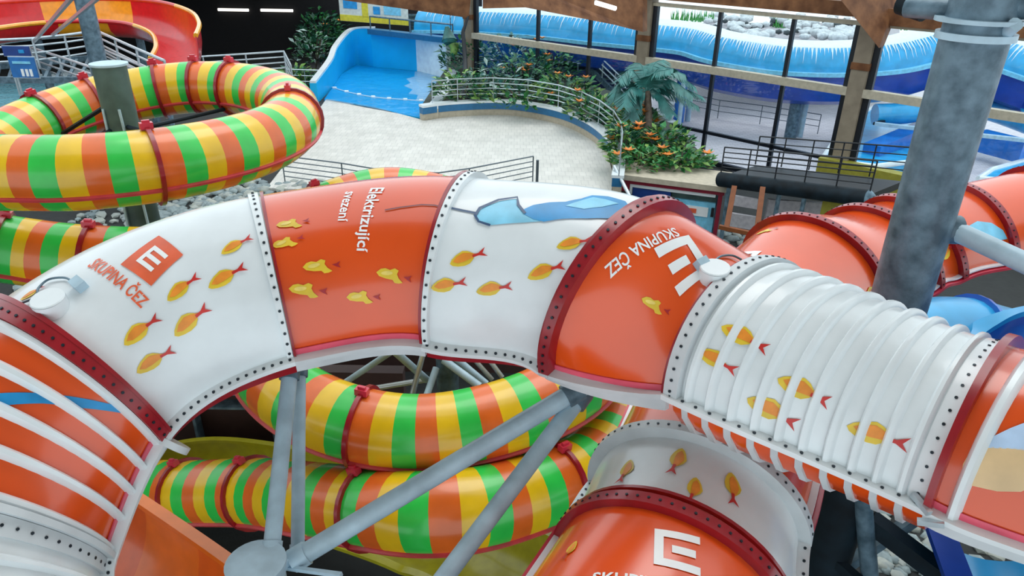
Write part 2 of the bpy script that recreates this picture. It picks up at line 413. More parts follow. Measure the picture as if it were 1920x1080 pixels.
def line_px(sl, i, pts, wd, m, name, parent, off=.007):
    """thin printed line"""
    uv = [sl.inv(i, *q) for q in pts]; P = [sl.p(i, u, t, off) for u, t in uv]; mb = MB(); rows = []
    for k, (u, t) in enumerate(uv):
        d = (P[min(k+1, len(P)-1)]-P[max(k-1, 0)]).normalized(); s_ = sl.nrm(i, u, t).cross(d); rows.append([P[k]-s_*wd/2, P[k]+s_*wd/2])
    return mb.grid(rows).build(name, m, parent)
def ell(cx, cy, a, b, n=14, rot=0): return [(cx+a*math.cos(2*math.pi*k/n)*math.cos(rot)-b*math.sin(2*math.pi*k/n)*math.sin(rot), cy+a*math.cos(2*math.pi*k/n)*math.sin(rot)+b*math.sin(2*math.pi*k/n)*math.cos(rot)) for k in range(n)]
# fish, head at -x, about 1 long
FB = [(-.5, -.06), (-.42, .05), (-.28, .15), (-.08, .24), (.06, .20), (.18, .10), (.2, 0), (.16, -.09), (.04, -.2), (-.12, -.23), (-.3, -.2), (-.44, -.14)]
FO = [(-.40, -.02), (-.26, .10), (-.06, .17), (.1, .12), (.26, .045), (.27, -.03), (.1, -.06), (-.1, -.10), (-.28, -.10)]
FT = [(.16, .04), (.32, .05), (.52, .19), (.43, .02), (.55, -.12), (.33, -.03), (.16, -.04)]
G1 = [(-.5, -.02), (-.4, .12), (-.28, .17), (-.14, .15), (-.02, .24), (.10, .20), (.08, .08), (.16, -.04), (.30, -.14), (.20, -.2), (.08, -.22), (.0, -.14), (-.2, -.15), (-.4, -.12)]
G2 = [(.28, .06), (.40, .10), (.50, .18), (.46, .05), (.54, -.04), (.40, .0)]
def fish(sl, i, head, tail, parent, kind='w', sc=1.0):
    u, t = sl.inv(i, *head); u2, t2 = sl.inv(i, *tail); A = sl.p(i, u, t); B = sl.p(i, u2, t2); L = (B-A).length*sc
    mid = ((head[0]+tail[0])/2, (head[1]+tail[1])/2)
    S_ = lambda P: [(x*L, y*L*.86) for x, y in P]
    if kind == 'w': return decal(sl, i, [(S_(FB), 0), (S_(FO), 1), (S_(FT), 2)], ['print_y', 'print_o', 'print_r'], 'fish_print', parent, mid, tail, label='yellow and orange fish with red tail')
    return decal(sl, i, [(S_(G1), 0), (S_(ell(-.2, .03, .17, .07, 10, .3)), 1), (S_(G2), 2)], ['print_y', 'print_pale', 'print_dr'], 'fish_print', parent, mid, tail, label='pale yellow fish')
def glyph_polys(txt, size, bold=.018):
    cu = bpy.data.curves.new('t', 'FONT'); cu.body = txt; cu.size = size; cu.offset = bold; cu.resolution_u = 2; cu.align_x = 'CENTER'; cu.align_y = 'CENTER'
    o = bpy.data.objects.new('t', cu); COL.objects.link(o); me = o.to_mesh()
    vs_ = [(v.co.x, v.co.y) for v in me.vertices]; ps = [[vs_[k] for k in p.vertices] for p in me.polygons]
    o.to_mesh_clear(); bpy.data.objects.remove(o); bpy.data.curves.remove(cu); return ps
def lettering(sl, i, txt, p0, p1, width, parent, m, stretch=1.0, name='lettering'):
    ps = glyph_polys(txt, 1); x0 = min(x for p in ps for x, y in p); x1 = max(x for p in ps for x, y in p); k = width/(x1-x0)
    return decal(sl, i, [([(x*k, y*k*stretch) for x, y in p], 0) for p in ps], [m], name, parent, p0, p1, cuts=1, label='lettering '+txt)
def E_logo(sl, i, p0, p1, size, parent, white_only=True):
    s_ = size
    br = [(-.5, -.5), (.5, -.5), (.5, -.3), (-.3, -.3), (-.3, .3), (.5, .3), (.5, .5), (-.5, .5)]
    md = [(-.12, -.1), (.4, -.1), (.4, .1), (-.12, .1)]
    k = lambda P, f=1: [(x*s_*f, y*s_*f) for x, y in P]
    if white_only: return decal(sl, i, [(k(br), 0), (k(md), 0)], ['print_w'], 'emblem', parent, p0, p1, label='white letter E emblem')
    return decal(sl, i, [(k([(-.5, -.5), (.5, -.5), (.5, .5), (-.5, .5)]), 0), (k(br, .52), 1), (k([(-.3, -.1), (.5, -.1), (.5, .1), (-.3, .1)], .52), 1)], ['print_or', 'print_w'], 'emblem', parent, p0, p1, label='white letter E in an orange square')

ms = Slide(MAIN, .927)
main = thing('covered_slide', 'big white and orange covered water slide arching across the middle, printed with fish', 'water slide', ms.J[4][0])
SEGM = ['white', 'orange', 'white', 'orange', 'white', 'orange', 'white', 'orange', 'white']
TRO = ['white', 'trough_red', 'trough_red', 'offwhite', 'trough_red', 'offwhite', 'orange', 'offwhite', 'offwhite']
segs = []
for i in range(9):
    s_ = seg_shell(ms, i).build('dome_segment', SEGM[i], main); s_['label'] = ('white' if SEGM[i] == 'white' else 'orange')+' domed segment'; segs.append(s_)
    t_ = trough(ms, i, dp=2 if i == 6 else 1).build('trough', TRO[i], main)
    if i == 6:
        for k in range(10): trough_rib(ms, 6, .06+k*.094).build('trough_rib', 'offwhite', t_)
    for sg in (1, -1):
        fl = side_flange(ms, i, sg).build('side_flange', 'white' if SEGM[i] == 'white' or i in (1, 7) else 'offwhite', main)
        if sg == 1 and SEGM[i] == 'white': stuff(flange_bolts(ms, i, 1).build('bolt_row', 'bolt', fl))
    if i in (1, 3, 5, 7):   # reflected highlight on the orange lower edges, painted as a pink strip
        K = 12; rows = []
        for k in range(K+1):
            rows.append([ms.p(i, k/K, .0, .012), ms.p(i, k/K, .085, .012), ms.p(i, k/K, .085, .002), ms.p(i, k/K, .0, .002)])
        MB().grid(rows, closed=True, caps=True).build('edge_highlight', 'pink', segs[i])
        side_flange(ms, i, 1, wd=.03, th=.10, z=-.07).build('grey_strip', 'offwhite', main)
    if i in (2, 4): side_flange(ms, i, 1, wd=.0, th=.12, z=-.09, ins=-.05).build('red_strip', 'darkred', main)
# cross flanges: (joint, white lip?, red lip?)
def joint(sl, j, parent, parts):
    """parts: (segment, u, height, width, material, bolts)"""
    for (i, u, ht, wd, m, nb) in parts:
        l_ = lip(sl, i, u, ht, wd).build('cross_flange', m, parent)
        if nb: stuff(lip_bolts(sl, i, u, 0, 1, nb, ht=ht).build('bolt_row', 'bolt', l_))
joint(ms, 1, main, [(1, .015, .075, .05, 'offwhite', 0), (0, .93, .03, .14, 'offwhite', 30)])
joint(ms, 2, main, [(2, .012, .07, .03, 'darkred', 0), (1, .955, .065, .11, 'darkred', 34)])
joint(ms, 3, main, [(3, .012, .03, .02, 'darkred', 0), (2, .975, .028, .06, 'white', 30)])
joint(ms, 4, main, [(3, .985, .05, .03, 'darkred', 0), (4, .022, .05, .06, 'white', 30)])
joint(ms, 5, main, [(5, .05, .085, .10, 'darkred', 34), (4, .985, .06, .04, 'darkred', 0)])
joint(ms, 6, main, [(6, .03, .06, .1, 'offwhite', 32), (5, .985, .05, .03, 'darkred', 0)])
joint(ms, 7, main, [(7, .015, .08, .05, 'darkred', 0), (6, .965, .012, .1, 'white', 26)])
for u in (.10, .33, .53, .72, .92)[::-1]: rib(ms, 1, u-.03, .05, .085).build('rib', 'white', segs[1], origin=None)
for u in (.15, .42, .75): rib(ms, 0, u, .045, .085).build('rib', 'white', segs[0])
for k in range(10): rib(ms, 6, .095+k*.0905, .04, .06).build('rib', 'white', segs[6])
for u in (.13, .62): rib(ms, 7, u, .05, .09).build('rib', 'white', segs[7])
# prints of the main slide
for h, t in (((413, 473), (472, 447)), ((388, 535), (460, 502)), ((310, 560), (372, 520)), ((322, 625), (390, 578)), ((228, 642), (298, 597)), ((252, 693), (325, 657)), ((38, 562), (84, 538))): fish(ms, 2, h, t, segs[2])
lettering(ms, 2, 'SKUPINA ČEZ', (219, 524), (250, 551), .56, segs[2], 'print_or', 1.3)
E_logo(ms, 2, (286, 485), (308, 503), .30, segs[2], False)
for h, t in (((518, 423), (580, 417)), ((510, 462), (570, 448)), ((568, 500), (638, 500)), ((542, 540), (613, 550)), ((650, 555), (713, 560)), ((707, 507), (770, 527))): fish(ms, 3, h, t, segs[3], 'o')
lettering(ms, 3, 'Elektrizující', (690, 401), (684, 430), .62, segs[3], 'print_w', .95)
lettering(ms, 3, 'svezení', (649, 384), (645, 400), .34, segs[3], 'print_w', .95)
for h, t in (((842, 492), (910, 475)), ((807, 538), (873, 530)), ((893, 543), (960, 538)), ((988, 515), (1058, 500)), ((1043, 458), (1110, 453))): fish(ms, 4, h, t, segs[4])
line_px(ms, 3, [(722, 395), (750, 390), (790, 385), (815, 386), (832, 390)], .012, 'print_grey', 'cable_print', segs[3])
line_px(ms, 4, [(846, 391), (870, 396), (896, 401)], .018, 'print_navy', 'cable_print', segs[4])
line_px(ms, 4, [(892, 405), (900, 392), (935, 377), (970, 372), (972, 386), (985, 402)], .022, 'print_navy', 'outline_print', segs[4], .012)
line_px(ms, 4, [(890, 404), (898, 417), (920, 424)], .018, 'print_navy', 'outline_print', segs[4], .012)
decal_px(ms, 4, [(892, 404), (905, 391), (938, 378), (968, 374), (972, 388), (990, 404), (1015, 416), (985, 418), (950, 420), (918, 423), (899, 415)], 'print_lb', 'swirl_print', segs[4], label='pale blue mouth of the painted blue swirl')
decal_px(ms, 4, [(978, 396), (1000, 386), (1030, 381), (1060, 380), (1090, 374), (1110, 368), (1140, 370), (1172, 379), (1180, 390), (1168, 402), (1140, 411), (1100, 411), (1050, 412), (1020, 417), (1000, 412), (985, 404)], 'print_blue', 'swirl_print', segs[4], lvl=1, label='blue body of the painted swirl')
decal_px(ms, 4, [(1060, 388), (1090, 378), (1112, 372), (1135, 376), (1160, 384), (1130, 390), (1095, 394)], 'print_lb', 'swirl_print', segs[4], lvl=2, label='lighter blue patch on the painted blue swirl')
lettering(ms, 5, 'SKUPINA ČEZ', (1204, 461), (1165, 488), .66, segs[5], 'print_w', 1.05)
E_logo(ms, 5, (1283, 491), (1262, 504), .34, segs[5])
fish(ms, 5, (1204, 560), (1256, 590), segs[5], 'o')
for h, t in (((1313, 655), (1375, 695)), ((1358, 610), (1432, 655)), ((1408, 745), (1488, 795)), ((1465, 708), (1548, 755)), ((1595, 795), (1695, 835))): fish(ms, 6, h, t, segs[6], 'w', 1.1)
decal_px(ms, 1, [(0, 738), (80, 738), (160, 748), (235, 765), (252, 774), (225, 774), (150, 765), (80, 757), (0, 762)], 'print_blue', 'stripe_print', segs[1], label='blue stripe')
decal_px(ms, 7, [(1800, 905), (1806, 870), (1822, 842), (1850, 838), (1915, 842), (1945, 850), (1950, 905), (1915, 922), (1870, 921), (1830, 912)], 'print_skin', 'patch_print', segs[7], label='skin coloured painted patch')
decal_px(ms, 7, [(1822, 838), (1860, 820), (1895, 803), (1945, 785), (1950, 848), (1900, 842)], 'print_sky', 'patch_print', segs[7], label='pale blue painted patch')

ls = Slide(LOW, .872)
low = thing('covered_slide', 'lower orange covered slide with dark red flanges, passing beneath the big slide', 'water slide', ls.J[4][0])
SEGL = ['orange', 'white', 'orange', 'orange', 'orange', 'orange', 'orange', 'orange', 'orange']
lseg = []
for i in range(9):
    s_ = seg_shell(ls, i).build('dome_segment', SEGL[i], low); s_['label'] = SEGL[i]+' domed segment'; lseg.append(s_)
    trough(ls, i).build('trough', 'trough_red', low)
    for sg in (1, -1):
        fl = side_flange(ls, i, sg).build('side_flange', 'white' if i == 1 else 'pinkred', low)
        if i == 1: stuff(flange_bolts(ls, i, sg).build('bolt_row', 'bolt', fl))
    if i != 1:
        for sg in (1, -1): side_flange(ls, i, sg, wd=.05, th=.02, z=.045).build('white_edge', 'white', low)
joint(ls, 1, low, [(0, .93, .06, .1, 'darkred', 34), (1, .02, .03, .03, 'darkred', 0)])
joint(ls, 2, low, [(1, .935, .09, .11, 'offwhite', 32)])
for j in (3, 4, 5, 6, 7, 8): joint(ls, j, low, [(j, .02, .075, .09, 'darkred', 30 if j > 3 else 0)])
for h, t in (((1188, 862), (1160, 906)), ((1283, 842), (1256, 888)), ((1312, 898), (1290, 942)), ((1375, 888), (1372, 946))): fish(ls, 1, h, t, lseg[1])
fish(ls, 0, (1084, 1015), (1055, 1050), lseg[0])
E_logo(ls, 0, (1270, 1032), (1300, 1040), .28, lseg[0])
lettering(ls, 0, 'SKUPINA ČEZ', (1226, 1097), (1260, 1106), .72, lseg[0], 'print_w', 1.0)
E_logo(ls, 3, (1386, 486), (1365, 492), .34, lseg[3])
fish(ls, 3, (1425, 436), (1450, 430), lseg[3], 'o', 1.5)
fish(ls, 3, (1620, 560), (1648, 540), lseg[3], 'w', 1.0)
fish(ls, 5, (1765, 480), (1783, 462), lseg[5], 'w', 1.3)
decal_px(ls, 6, [(1816, 424), (1832, 415), (1858, 418), (1880, 432), (1888, 448), (1866, 452), (1840, 444), (1820, 434)], 'print_lb', 'patch_print', lseg[6], label='pale blue oval patch')

# white round caps with a small box and a cable, standing on the domes
def cap_unit(sl, i, pc, pb, cab, label, rr=.105, hh=.09):
    u, t = sl.inv(i, *pc); P = sl.p(i, u, t); n = sl.nrm(i, u, t); z = (n*.5+V((0, 0, 1))*.5).normalized()
    th_ = thing('sensor_cap', label, 'sensor', P)
    MB().tube([P-n*.02, P+z*hh*.92], rr, 20).tube([P+z*hh*.92, P+z*hh], rr, 20, r2=rr*.93).build('cap', 'white', th_)
    MB().tube([P-n*.03, P+z*.03], rr*.75, 16).build('collar', 'rust', th_)
    u2, t2 = sl.inv(i, *pb); Q = sl.p(i, u2, t2); n2 = sl.nrm(i, u2, t2); x = sl.fr(i, u2)[1]; y = n2.cross(x).normalized(); x = y.cross(n2)
    MB().box(Q+n2*.03, .09, .07, .07, x, y, n2).build('junction_box', 'galv_pale', th_)
    pts = [sl.p(i, *sl.inv(i, *c), .02) for c in cab]; MB().tube(catmull(pts, 5), .008, 6).build('cable', 'galv', th_)
cap_unit(ms, 2, (98, 578), (152, 538), [(45, 572), (72, 560), (75, 545), (95, 528), (125, 525), (140, 534)], 'white round cap with a curled cable on the left white dome')
cap_unit(ms, 5, (1338, 520), (1312, 498), [(1335, 500), (1350, 486), (1372, 484), (1390, 492)], 'white round cap on the orange dome beside the white ribbed section')

# ================================================================== striped tube slide
TR = .46
ctl = [V((-11.2, 9.0, 5.0)), V((-9.4, 8.5, 5.15)), V((-7.9, 8.3, 5.22))]
A0 = V((-5.85, 10.95, 0)); AR = 2.35
for d, z in ((262, 5.25), (285, 5.25), (310, 5.23), (338, 5.2), (5, 5.2), (35, 5.24), (65, 5.27), (95, 5.25), (125, 5.12), (155, 4.93), (185, 4.72), (212, 4.46), (236, 4.2)):
    a = math.radians(d); ctl.append(A0+V((AR*math.cos(a), 2.6*math.sin(a), z)))
ctl += [at(70, 475, 9.75), at(230, 487, 9.9), at(380, 480, 10.4), at(500, 450, 11.3), at(600, 398, 12.0), at(735, 364, 12.4), at(890, 400, 12.2), at(1030, 490, 11.3), at(1115, 590, 10.2), at(1105, 690, 9.3),
        at(990, 768, 8.7), at(800, 812, 8.45), at(630, 785, 8.6), at(515, 712, 9.2), at(480, 620, 10.2), at(540, 545, 11.6), at(720, 500, 12.6), at(940, 520, 12.6), at(1110, 610, 11.8),
        at(1165, 740, 10.4), at(1115, 862, 9.1), at(965, 935, 8.3), at(800, 962, 8.0), at(620, 942, 8.7), at(480, 924, 9.7), at(350, 924, 10.4), at(255, 915, 11.2), at(180, 890, 12.2)]
path = catmull(ctl, 14)
STEP = .228; SUB = 2
pp = resample(path, STEP/SUB)
NS = len(pp)
def tube_frame(i):
    t = (pp[min(i+1, NS-1)]-pp[max(i-1, 0)]).normalized(); s_ = t.cross(V((0, 0, 1))).normalized(); return t, s_, s_.cross(t)
FL = [(-150, 330, 8.9), (308, 322, 8.7), (540, 215, 11.5), (460, 160, 13.5), (400, 165, 13.7), (305, 168, 14), (175, 215, 13), (55, 235, 12.2), (25, 470, 9.8), (180, 487, 9.9), (610, 403, 12.0), (900, 404, 12.2), (1105, 690, 9.3), (672, 795, 8.5), (480, 620, 10.2), (940, 520, 12.6), (1060, 895, 8.7), (685, 952, 8.4), (482, 924, 9.7), (343, 924, 10.4)]
cut = set()
for f in FL:
    q = at(*f); k = min(range(0, NS-1, SUB), key=lambda k: (pp[k]-q).length); cut.add(k)
cut = sorted(cut | {0, NS-1-(NS-1) % SUB})
tsl = thing('tube_slide', 'closed spiral tube slide striped in yellow, orange and green', 'water slide', (0, 9, 2))
CYC = [0, 1, 2]
NT = 24
for a, b in zip(cut[:-1], cut[1:]):
    rows = []
    for k in range(a, b+1):
        t, s_, u_ = tube_frame(k); rows.append([pp[k]+s_*(TR*math.cos(2*math.pi*q/NT))+u_*(TR*math.sin(2*math.pi*q/NT)) for q in range(NT)])
    MB().grid(rows, closed=True, caps=False, mif=lambda i, j: (((a+i)//SUB)) % 3).build('tube_segment', ['to', 'tg', 'ty'], tsl)
    for sg in (1, -1):   # bolted seam along the side
        rows = []
        for k in range(a, b+1):
            t, s_, u_ = tube_frame(k); an = -.42; d = s_*(sg*math.cos(an))+u_*math.sin(an); e = u_*math.cos(an)-s_*(sg*math.sin(an))
            C = pp[k]; rows.append([C+d*(TR-.01)+e*.02, C+d*(TR+.035)+e*.018, C+d*(TR+.035)-e*.018, C+d*(TR-.01)-e*.02])
        MB().grid(rows, closed=True, caps=True).build('side_seam', 'seam', tsl)
for k in cut[1:-1]:
    t, s_, u_ = tube_frame(k); rows = []
    for q in range(NT):
        d = s_*math.cos(2*math.pi*q/NT)+u_*math.sin(2*math.pi*q/NT)
        rows.append([pp[k]+d*(TR-.02)-t*.03, pp[k]+d*(TR+.045)-t*.027, pp[k]+d*(TR+.045)+t*.027, pp[k]+d*(TR-.02)+t*.03])
    rows.append(rows[0])
    MB().grid(rows, closed=True).build('ring_flange', 'darkred', tsl)
    if k % 2 == 0:
        C = pp[k]+u_*(TR+.05); MB().box(C, .09, .15, .08, s_, t, u_).box(C+u_*.05, .04, .09, .04, s_, t, u_).build('lifting_bracket', 'pinkred', tsl)
# ================================================================== columns, masts and struts near the slides
FLOOR = -1.5
def pillar(name, label, top, r, zb, m, n=28, cap=None):
    o = thing(name, label, 'column', (top.x, top.y, zb))
    MB().tube([V((top.x, top.y, zb)), V((top.x, top.y, top.z))], r, n).build('shaft', m, o)
    if cap: MB().tube([V((top.x, top.y, top.z)), V((top.x, top.y, top.z+.03))], r*1.12, n).build('cap_plate', cap, o)
    MB().tube([V((top.x, top.y, zb)), V((top.x, top.y, zb+.04))], r*1.5, n).build('base_plate', m, o)
    return o
pb = at(1680, 585, 6.35); ptop = V((pb.x, pb.y, 8.6))
pil = pillar('steel_column', 'thick weathered galvanised steel column rising at the right in front of the orange slide', ptop, .235, FLOOR, 'galv')
pc = V((pb.x, pb.y, 0))
for z, r_, h_ in ((7.30, .27, .05), (7.42, .30, .03)):
    MB().tube([pc+V((0, 0, z)), pc+V((0, 0, z+h_))], r_, 28).build('clamp_ring', 'galv_pale', pil)
ca = at(1700, 14, 5.6); cb = at(1792, 20, 5.35)
MB().tube([ca, cb, pc+V((0, 0, 7.42))], .075, 12).build('bracket_arm', 'galv', pil)
MB().tube([pc+V((-.1, .1, 7.5)), at(1960, 10, 5.0)], .09, 12).build('bracket_arm', 'galv', pil)
MB().tube([at(1690, 6, 5.75), at(1735, 20, 5.6)], .085, 14).build('bracket_head', 'strut_dark', pil)
MB().tube([pc+V((.1, 0, 7.22)), at(1905, 45, 5.0)], .05, 10).build('bracket_pin', 'galv_pale', pil)
hz = pc+V((.1, -.05, 0)); q0 = at(1785, 430, 5.95); q1 = at(2350, 690, 4.6)
arm = thing('brace_pipe', 'pale blue grey pipe leaving the thick steel column to the right', 'pipe', q0)
MB().tube([pc+V((.05, 0, (q0.z))), q0, q1], .082, 16).build('pipe', 'galv_pale', arm)
MB().tube([pc+V((.0, -.02, q0.z)), pc+V((.3, -.03, q0.z-.01))], .12, 14).build('socket', 'galv', arm)

pa = at(204, 122, 10.6); gp = pillar('steel_column', 'grey green round column with a pale cap inside the striped ring', pa, .235, 0 if False else FLOOR, 'greenpost', cap='galv_pale')
for k, (tx, ty, td, dz) in enumerate(((118, 250, 11.9, -.5), (330, 262, 9.6, -.9), (420, 205, 13.0, -1.0), (80, 300, 9.9, -.9))):
    a = V((pa.x, pa.y, pa.z+dz)); b = at(tx, ty, td); MB().tube([a, b], .035, 8).build('tie_rod', 'strut_dark', gp)
for s_ in (-1, 1): MB().bar(V((pa.x+s_*.12, pa.y-.22, pa.z-.6)), V((pa.x+s_*.18, pa.y-.22, 3.0)), .03).build('guide_rail', 'galv_pale', gp)
pillar('steel_column', 'slim blue grey column standing before the red and yellow slide', V((*atz(152, -20, 6.2)[:2], 6.2)), .25, 0, 'galv')

mc = at(480, 1060, 5.0)
mast = pillar('steel_mast', 'pale blue capped mast at the bottom carrying the slanting struts', mc, .185, FLOOR, 'galv_pale', cap='galv_pale')
def strut(a, b, r, m, label, name='support_strut', parts=True):
    o = thing(name, label, 'strut', b); MB().tube([a, b], r, 16).build('pipe', m, o)
    d = (a-b).normalized(); MB().tube([b-d*.02, b+d*.1], r*1.18, 16).build('end_cap', m, o)
    MB().tube([a-d*.16, a-d*.02], r*1.3, 12).build('head_socket', 'galv', o); return o
strut(at(546, 675, 5.75), at(508, 1042, 5.15), .062, 'galv_pale', 'left of the two upright pale struts above the capped mast')
strut(at(562, 672, 6.0), at(558, 1046, 5.45), .052, 'galv_pale', 'right thinner one of the two upright pale struts above the capped mast')
strut(at(1092, 725, 5.65), at(552, 1050, 5.25), .075, 'galv_pale', 'long pale strut slanting from the capped mast to the orange dome')
strut(at(1098, 730, 5.75), at(790, 1140, 5.0), .07, 'galv_pale', 'steep pale strut reaching the bottom edge below the orange dome')
MB().bar(at(520, 1062, 5.25), at(640, 1078, 5.0), .03).bar(at(545, 1050, 5.25), at(505, 1062, 5.1), .09).build('bracket', 'galv_pale', mast)

# trestle in the middle of the lower spiral
tq = at(838, 668, 10.2); tr = thing('steel_trestle', 'grey steel trestle with slanting bars inside the lower striped spiral', 'support', (tq.x, tq.y, FLOOR))
MB().tube([V((tq.x, tq.y, FLOOR)), V((tq.x, tq.y, 3.7))], .16, 14).build('post', 'galv', tr)
for a, b, r_ in (((640, 722, 10.5), (745, 652, 9.9), .045), ((730, 650, 9.6), (800, 712, 10.3), .055), ((772, 745, 10), (797, 648, 9.9), .04), ((798, 748, 9.9), (818, 690, 10.1), .05), ((832, 675, 9.9), (900, 725, 9.7), .055), ((850, 668, 10), (912, 720, 10), .05), ((872, 655, 10.1), (923, 712, 10.2), .035), ((900, 652, 10.2), (942, 708, 10.2), .035), ((690, 730, 10.6), (800, 712, 10.3), .04)):
    MB().tube([at(*a), at(*b)], r_, 10).build('brace', 'galv_pale' if r_ > .04 else 'steel', tr)

# dark frame under the right-hand section
MB().tube([V((pb.x, pb.y, FLOOR+.04)), V((pb.x, pb.y, 3.95))], .25, 28).build('shade_sleeve', 'strut_dark', pil)['label'] = 'shaded lower part of the column, painted black'  # added sleeve: shade on the lower column put in as black
f1 = thing('crossing_trestle', 'dark blue steel frame of crossing bars below the ribbed white section', 'support', at(1640, 1180, 7.4))
MB().tube([at(1617, 930, 7.0), at(1640, 1180, 7.6)], .085, 14).build('post', 'galv', f1)
MB().bar(at(1630, 975, 7.2), at(1790, 1095, 6.9), .17).build('brace', 'strut_dark', f1)
MB().bar(at(1730, 962, 7.6), at(1570, 1072, 7.9), .11).build('brace', 'galv', f1)
MB().bar(at(1610, 1090, 7.3), at(1520, 1010, 7.6), .10).build('brace', 'strut_dark', f1)
cl = thing('clamp_bracket', 'grey steel bracket bolted at the corner between ribbed white and orange sections', 'bracket', ms.p(6, .99, 0))
for a, b in ((ms.p(6, .95, 0, .02)+V((0, 0, .05)), ms.p(7, .04, 0, .1)+V((0, 0, .03))), (ms.p(7, .0, 0, .12)+V((0, 0, -.05)), ms.p(7, .12, 0, .09)+V((0, 0, 0)))): MB().bar(a, b, .035).build('arm', 'steel', cl)
cl2 = thing('clamp_bracket', 'white rounded bracket plate under the left flange corner beside the ribs', 'bracket', ms.p(2, .0, 0))
q = ms.p(1, .97, 0, .03); MB().tube([q+V((.0, .02, -.12)), q+V((.02, .05, -.09))], .13, 18).build('plate', 'offwhite', cl2)

# ================================================================== open flumes
def flume(name, label, rim, r, m, lat_sign, m2=None, a0=0, a1=180, thick=.05, rimw=.07, parts=None, n=10, rm=None):
    """open half-pipe whose one rim follows the given points; lateral direction is horizontal"""
    P = catmull(rim, n); N = len(P); fr_ = []
    for i in range(N):
        t = (P[min(i+1, N-1)]-P[max(i-1, 0)]).normalized(); s_ = t.cross(V((0, 0, 1))).normalized()*lat_sign; u_ = V((0, 0, 1)); fr_.append((P[i]+s_*r, s_, u_))
    o = thing(name, label, 'water slide', P[0]); K = 18
    bounds = parts or [(0, N-1, m)]
    for (a, b, mm) in bounds:
        rows = []
        for i in range(a, b+1):
            C, s_, u_ = fr_[i]; out = []; inn = []
            for k in range(K+1):
                an = math.radians(a0+(a1-a0)*k/K); d = -s_*math.cos(an)-u_*math.sin(an); inn.append(C+d*r); out.append(C+d*(r+thick))
            rows.append(inn+out[::-1])
        MB().grid(rows, closed=True, caps=True).build('trough_segment', mm, o)
    for an_ in (a0, a1):
        rows = []; an = math.radians(an_)
        for i in range(N):
            C, s_, u_ = fr_[i]; d = -s_*math.cos(an)-u_*math.sin(an); Q = C+d*(r+thick/2); e = -s_*math.sin(an)+u_*math.cos(an)
            rows.append([Q-d*rimw+u_*.03, Q+d*rimw+u_*.03, Q+d*rimw-u_*.03, Q-d*rimw-u_*.03])
        MB().grid(rows, closed=True, caps=True).build('rim', rm or m, o)
    return o
flume('open_flume', 'open orange chute in the bottom left corner under the covered slide', [at(150, 870, 7.0), at(232, 924, 6.6), at(330, 990, 6.25), at(432, 1062, 5.9), at(560, 1160, 5.4)], .95, 'flume_o', 1,
      parts=[(0, 14, 'flume_o2'), (14, 24, 'flume_o'), (24, 40, 'flume_o2')], rimw=.05)
flume('open_flume', 'yellow olive open flume curving beneath the lower striped spiral', [at(120, 960, 11.8), at(230, 868, 12.3), at(370, 828, 12.5), at(520, 838, 12.2), at(700, 880, 11.6), at(860, 935, 11.2), at(985, 985, 10.2), at(1100, 1045, 9.2), at(1200, 1130, 8.4)], .7, 'flume_y', 1, a0=0, a1=160, rimw=.05)
# right-hand blue slides
bt = thing('blue_tube_slide', 'bright blue closed tube emerging behind the ribbed white section', 'water slide', at(1780, 650, 7.6))
P = catmull([at(1600, 700, 7.0), at(1700, 655, 7.4), at(1790, 640, 7.7), at(1880, 660, 7.8), at(2000, 690, 7.7), at(2200, 720, 7.2), at(2400, 800, 6.6)], 10)
MB().tube(P, .48, 24).build('tube_segment', 'blue_lt', bt)
MB().tube([P[22]-(P[23]-P[22])*.3, P[22]+(P[23]-P[22])*.4], .53, 24).build('ring_flange', 'blue', bt)
flume('open_flume', 'blue open flume with a light blue rim, at the right edge over the ribbed section', [at(1745, 700, 6.9), at(1805, 645, 7.1), at(1860, 608, 7.1), at(1930, 583, 6.9), at(2040, 575, 6.5), at(2200, 600, 5.9), at(2340, 660, 5.4)], .7, 'blue', 1, rimw=.09, rm='blue_lt', a1=150)
flume('open_flume', 'blue open flume in the bottom right corner below the orange section', [at(1745, 930, 7.2), at(1770, 1000, 6.8), at(1800, 1080, 6.4), at(1835, 1180, 6.0)], .7, 'blue_lt', -1, rimw=.12, rm='blue_dk')
# ================================================================== floors and walls
def struct(o): o['kind'] = 'structure'; return o
WL = [atz(1208, 111, 2.6), atz(1607, 172, 2.6)]
def gz(y, x):
    a, b = WL; 
    if (b.x-a.x)*(y-a.y)-(b.y-a.y)*(x-a.x) > -.5 and x > -6: return -1.7
    if x > 4.5: return FLOOR
    return max(FLOOR, min(-.06, -.06-(23.3-y)*.2)) if y < 23.3 else -.06
rows = [[V((x, y, gz(y, x))) for x in [-40+i*1.0 for i in range(81)]] for y in [-6+j*1.0 for j in range(68)]]
fl = struct(MB().grid(rows).build('floor', 'ground', smooth=True))
# tiled beach
bp_ = [atz(500, 352, 0), atz(560, 275, 0), atz(598, 205, 0), atz(612, 185, 0), atz(700, 200, 0), atz(797, 226, 0), atz(850, 217, 0), atz(950, 214, 0), atz(1040, 228, 0), atz(1100, 254, 0), atz(1140, 290, 0), atz(1150, 330, 0), atz(1146, 362, 0), atz(1000, 352, 0), atz(820, 362, 0), atz(640, 358, 0)]
beach = struct(MB().prism([p-V((0, 0, .3)) for p in bp_], .3).build('floor_beach', 'tiles', smooth=False)); beach['label'] = 'pale tiled wading beach'
